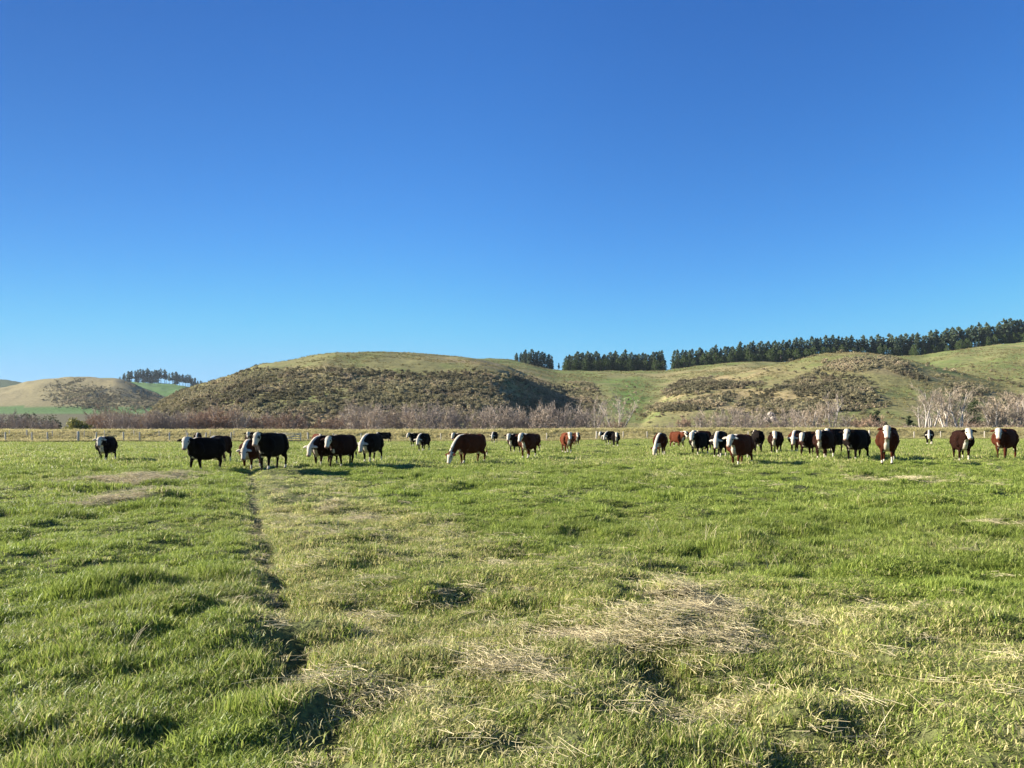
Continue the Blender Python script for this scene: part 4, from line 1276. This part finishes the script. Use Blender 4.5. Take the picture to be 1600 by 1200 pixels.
    W = np.where(isleg & (co[:, 2] < sock + 0.06 * np.sign(co[:, 1])) & (co[:, 0] > -0.96), 0.85 if white_legs > 0 else 0, W)
    W = np.where((co[:, 0] < -0.965) & (co[:, 2] < 0.50), 0.6, W)
    P_ = np.zeros(nv); B_ = np.zeros(nv)
    P_ = np.where(inhead & (tv > 0.435), 0.9, 0)
    B_ = np.where(co[:, 2] < 0.055, 0.9, 0)
    if eye_patch > 0:
        B_ = np.where(inhead & (np.abs(tv - 0.12) < 0.06) & (np.abs(tsd) > 0.075) & (tn > 0), 0.9 * eye_patch, B_)
    # ---- ears and eyes joined into the same mesh
    ev_ = []; eq = []; ew = []; ep = []; eb = []; base = nv
    for s in (1, -1):
        b0 = p0 + hs * s * 0.11 - hv * 0.0 + hn * 0.02
        ed = hs * s * 0.93 + np.array([0, 0, -0.22]) - hn * 0.05; ed /= np.linalg.norm(ed)
        wd = np.cross(ed, hn); wd /= np.linalg.norm(wd); th = np.cross(ed, wd)
        rows = [(0, .028, .025), (.06, .055, .020), (.13, .062, .018), (.19, .042, .014), (.225, .010, .008)]
        V = []
        for (t, w_, h_) in rows:
            for a in range(6):
                an = a * math.pi / 3
                V.append(b0 + ed * t + wd * math.cos(an) * w_ + th * math.sin(an) * h_)
        k = 6
        Qe = [[i * k + j, i * k + (j + 1) % k, (i + 1) * k + (j + 1) % k, (i + 1) * k + j] for i in range(4) for j in range(k)] + [[24, 25, 26, 27], [24, 27, 28, 29]]
        eq.append(np.array(Qe) + base); ev_.append(np.array(V)); base += 30
        ew.append(np.full(30, 0.05 if seed % 3 else 0.7)); ep.append(np.zeros(30)); eb.append(np.zeros(30))
        # eye
        c = p0 + hv * 0.14 + hs * s * 0.122 + hn * 0.058
        V = []
        for i in range(5):
            ph = math.pi * i / 4
            for j in range(6):
                a = j * math.pi / 3
                V.append(c + 0.034 * (math.cos(ph) * hn + math.sin(ph) * (math.cos(a) * hv + math.sin(a) * hs * s)))
        Qe = [[i * 6 + j, i * 6 + (j + 1) % 6, (i + 1) * 6 + (j + 1) % 6, (i + 1) * 6 + j] for i in range(4) for j in range(6)]
        eq.append(np.array(Qe) + base); ev_.append(np.array(V)); base += 30
        ew.append(np.zeros(30)); ep.append(np.zeros(30)); eb.append(np.ones(30))
        # nostril
        c = p0 + hv * 0.492 + hs * s * 0.045 + hn * 0.03
        V = [c + 0.018 * (math.cos(a) * hs + math.sin(a) * hn) + hv * 0.012 for a in (0, 1.57, 3.14, 4.71)]
        eq.append(np.array([[0, 1, 2, 3]]) + base); ev_.append(np.array(V)); base += 4
        ew.append(np.zeros(4)); ep.append(np.zeros(4)); eb.append(np.ones(4))
    AV = np.concatenate([co] + ev_)
    W = np.concatenate([W] + ew); P_ = np.concatenate([P_] + ep); B_ = np.concatenate([B_] + eb)
    colr = np.stack([W, P_, B_, np.ones(len(W))], 1)
    fs = [np.concatenate([qs] + eq)]
    if len(ts): fs.append(ts)
    return mesh_np(name, AV, fs, [M['cow']], True, {'coat': ('FLOAT_COLOR', colr)})


COATS = {'K': (0.007, 0.005, 0.004), 'D': (0.020, 0.0075, 0.0045), 'R': (0.055, 0.016, 0.007), 'B': (0.095, 0.028, 0.012)}
# meshes by pose
POSE = {}
def pose(key):
    if key not in POSE:
        kw = dict(
            look=dict(hyaw=20, stride=0.25, seed=1),
            look2=dict(bib=0.3, hyaw=38, stride=-0.5, seed=2, white_legs=0.6, fat=1.06),
            walk=dict(hyaw=8, stride=0.9, seed=3, headz=-0.05),
            walk2=dict(bib=0.3, hyaw=14, stride=-0.8, seed=4, white_legs=0.4, stripe=0.5, headz=-0.08),
            dark=dict(bib=0.3, hyaw=18, stride=0.6, seed=5, white_legs=0.0, stripe=0.0),
            patch=dict(bib=0.3, hyaw=12, stride=0.3, seed=7, white_legs=0.5, stripe=0.0, eye_patch=1),
            front=dict(hyaw=-2, stride=0.3, seed=8),
            low=dict(hyaw=8, graze=0.45, stride=0.5, seed=9),
            graze=dict(bib=0.3, hyaw=5, graze=1.0, stride=0.5, seed=10, white_legs=0.6),
            graze2=dict(hyaw=-25, graze=0.95, stride=-0.4, seed=11),
            up=dict(hyaw=6, stride=0.1, seed=13, headz=0.06, fat=1.05),
            away=dict(hyaw=-10, graze=0.8, stride=0.2, seed=14, white_legs=0.5))[key]
        POSE[key] = cow_mesh('cow_' + key, **kw)
    return POSE[key]


# px of body middle, row of the feet, heading (0 broadside facing left, 90 facing the camera), pose, coat, size, label
herd = [
    (166, 721, 52, 'walk', 'K', 1.0, 'black white-faced cow walking alone at the far left of the herd'),
    (309, 696, 75, 'away', 'D', 0.98, 'small dark brown cow far off, seen above the broadside black cow at left'),
    (320, 735, 22, 'look2', 'K', 1.02, 'long black broadside cow with white face at the left of the field'),
    (342, 724, 40, 'low', 'D', 0.98, 'brown cow mostly hidden behind the rump of the long broadside cow, white feet showing'),
    (394, 704, 50, 'look', 'D', 1.0, 'dark red cow with white face looking over the back of the nearest black cow'),
    (392, 731, 55, 'low', 'R', 0.95, 'brown cow with lowered white face peeking out left of the big black cow'),
    (424, 738, 42, 'patch', 'K', 1.05, 'big black cow with grey-white face, nearest of the left group'),
    (497, 704, 95, 'away', 'B', 1.0, 'bright red cow far back, seen above the pair of white-faced cows'),
    (506, 730, 42, 'low', 'D', 1.0, 'white-faced cow with pale forelegs, left of the pair left of centre'),
    (534, 731, 40, 'walk2', 'D', 1.0, 'dark cow with white neck crest, right of the pair left of centre'),
    (580, 725, 48, 'low', 'K', 1.0, 'black cow with white crest and lowered face, right of the pair left of centre'),
    (601, 692, 22, 'dark', 'K', 0.97, 'small distant black cow standing alone against the bank'),
    (649, 698, 28, 'look', 'K', 0.98, 'distant black cow, left and farther of the two left of the grazing red cow'),
    (661, 706, 60, 'low', 'K', 0.98, 'black cow with white shoulder, nearer of the two left of the grazing red cow'),
    (720, 704, 35, 'look', 'R', 0.98, 'brown cow with white face hidden behind the large grazing red cow'),
    (734, 726, 36, 'graze', 'R', 1.08, 'large dark red cow grazing with white face in the grass at centre'),
    (772, 693, 68, 'low', 'K', 0.98, 'small distant black cow with lowered white head right of the grazing red cow'),
    (806, 708, 42, 'look', 'D', 1.0, 'dark cow behind and left of the white-chested cow at centre'),
    (830, 706, 35, 'up', 'R', 1.02, 'red cow almost hidden behind the white-chested cow at centre'),
    (825, 718, 62, 'front', 'R', 1.0, 'dark red cow with broad white face and white chest at centre'),
    (886, 710, 88, 'front', 'B', 1.0, 'red cow facing the camera head on with white blaze'),
    (900, 697, 86, 'front', 'R', 0.98, 'distant red cow facing the camera just right of the head-on red cow'),
    (946, 693, 30, 'look', 'K', 0.96, 'distant cow showing only a white head left of the black pair'),
    (952, 696, 42, 'low', 'K', 1.0, 'distant black cow in the middle of the tight trio right of centre'),
    (962, 698, 80, 'front', 'K', 0.98, 'distant black cow facing the camera, right end of the tight trio'),
    (1032, 713, 66, 'graze2', 'R', 1.02, 'dark red cow grazing towards the camera with a white stripe on its neck'),
    (1059, 701, 105, 'front', 'B', 0.98, 'bright red cow with white face turned to the right, beside the grazing striped cow'),
    (1096, 706, 30, 'look', 'R', 1.08, 'red-backed cow behind the large black one'),
    (1092, 712, 36, 'look', 'K', 1.05, 'large black cow with white face and white forelegs right of the bright red one'),
    (1124, 717, 50, 'low', 'K', 1.0, 'black cow with lowered white face and white ears between two larger cows'),
    (1156, 726, 38, 'walk', 'R', 1.06, 'large dark red cow with white chest in front of the right-centre group'),
    (1184, 708, 250, 'dark', 'K', 1.02, 'all black cow seen from behind right of the large dark red one'),
    (1212, 709, 48, 'look', 'D', 1.02, 'dark red white-faced cow standing free between the two right groups'),
    (1244, 709, 45, 'low', 'R', 0.98, 'brown cow with small lowered white head, leftmost of the crowded right group'),
    (1264, 714, 34, 'walk2', 'D', 1.0, 'dark cow with white crest, second from the left of the crowded right group'),
    (1288, 718, 36, 'look', 'D', 1.0, 'brown cow with white crest and pale ear in front of the crowded right group'),
    (1308, 711, 30, 'dark', 'K', 1.06, 'black cow mostly hidden, its back rising behind the brown crested cow'),
    (1338, 720, 30, 'patch', 'K', 1.08, 'long black cow with white face and black eye patch'),
    (1387, 727, 48, 'up', 'R', 1.12, 'big rust-red cow with white face and white chest, nearest of the right group'),
    (1452, 695, 45, 'low', 'K', 1.0, 'small distant black and white cow grazing alone right of the big rust-red cow'),
    (1503, 720, 58, 'up', 'D', 1.04, 'dark brown cow with white face, chest and stockings, second from right'),
    (1570, 717, 36, 'dark', 'R', 1.10, 'brown cow with dark ears and patched white face, farthest right'),
]
for px, fy, hd, ps, coat, sc, lb in herd:
    d = CAM_H * F / (fy - HOR)
    for _ in range(6):
        x = (px - 800) / F * d
        zg = float(ground_z(np.array([x]), np.array([d]), fine=False)[0])
        d = (CAM_H - zg) * F / (fy - HOR)
    x = (px - 800) / F * d
    zg = float(ground_z(np.array([x]), np.array([d]))[0])
    o = link('cow', pose(ps))
    o.location = (x, d, zg)
    # hd is how the animal is turned as seen along its own sight line
    o.rotation_euler = (0, 0, R(180 + hd + (16 if hd < 60 and ps != 'graze' and ps != 'dark' else 8)) - math.atan2(x, d) * (0.12 if x > 0 else 1.15))
    s = 1.0 + (sc - 1.0) * 0.5
    o.scale = (s, s, s)
    c = COATS[coat]; j = random.uniform(0.8, 1.2)
    o.color = (c[0] * j, c[1] * j, c[2] * j, 1)
    tag(o, lb, 'cow', 'herd of white-faced cattle in the paddock')


# ---------------------------------------------------------------- thin winter air
def haze():
    g = Geo(); g.box((0, 0, 82), (19000, 19000, 176))
    m = bpy.data.materials.new('thin_haze'); m.use_nodes = True
    nt = m.node_tree; nt.nodes.remove(nt.nodes['Principled BSDF'])
    v = nt.nodes.new('ShaderNodeVolumePrincipled')
    v.inputs['Color'].default_value = (0.72, 0.84, 1.0, 1); v.inputs['Density'].default_value = 4.0e-5; v.inputs['Anisotropy'].default_value = 0.2
    nt.links.new(v.outputs[0], nt.nodes['Material Output'].inputs['Volume'])
    tag(link('haze', g.mesh('haze', [m])), kind='stuff')


haze()
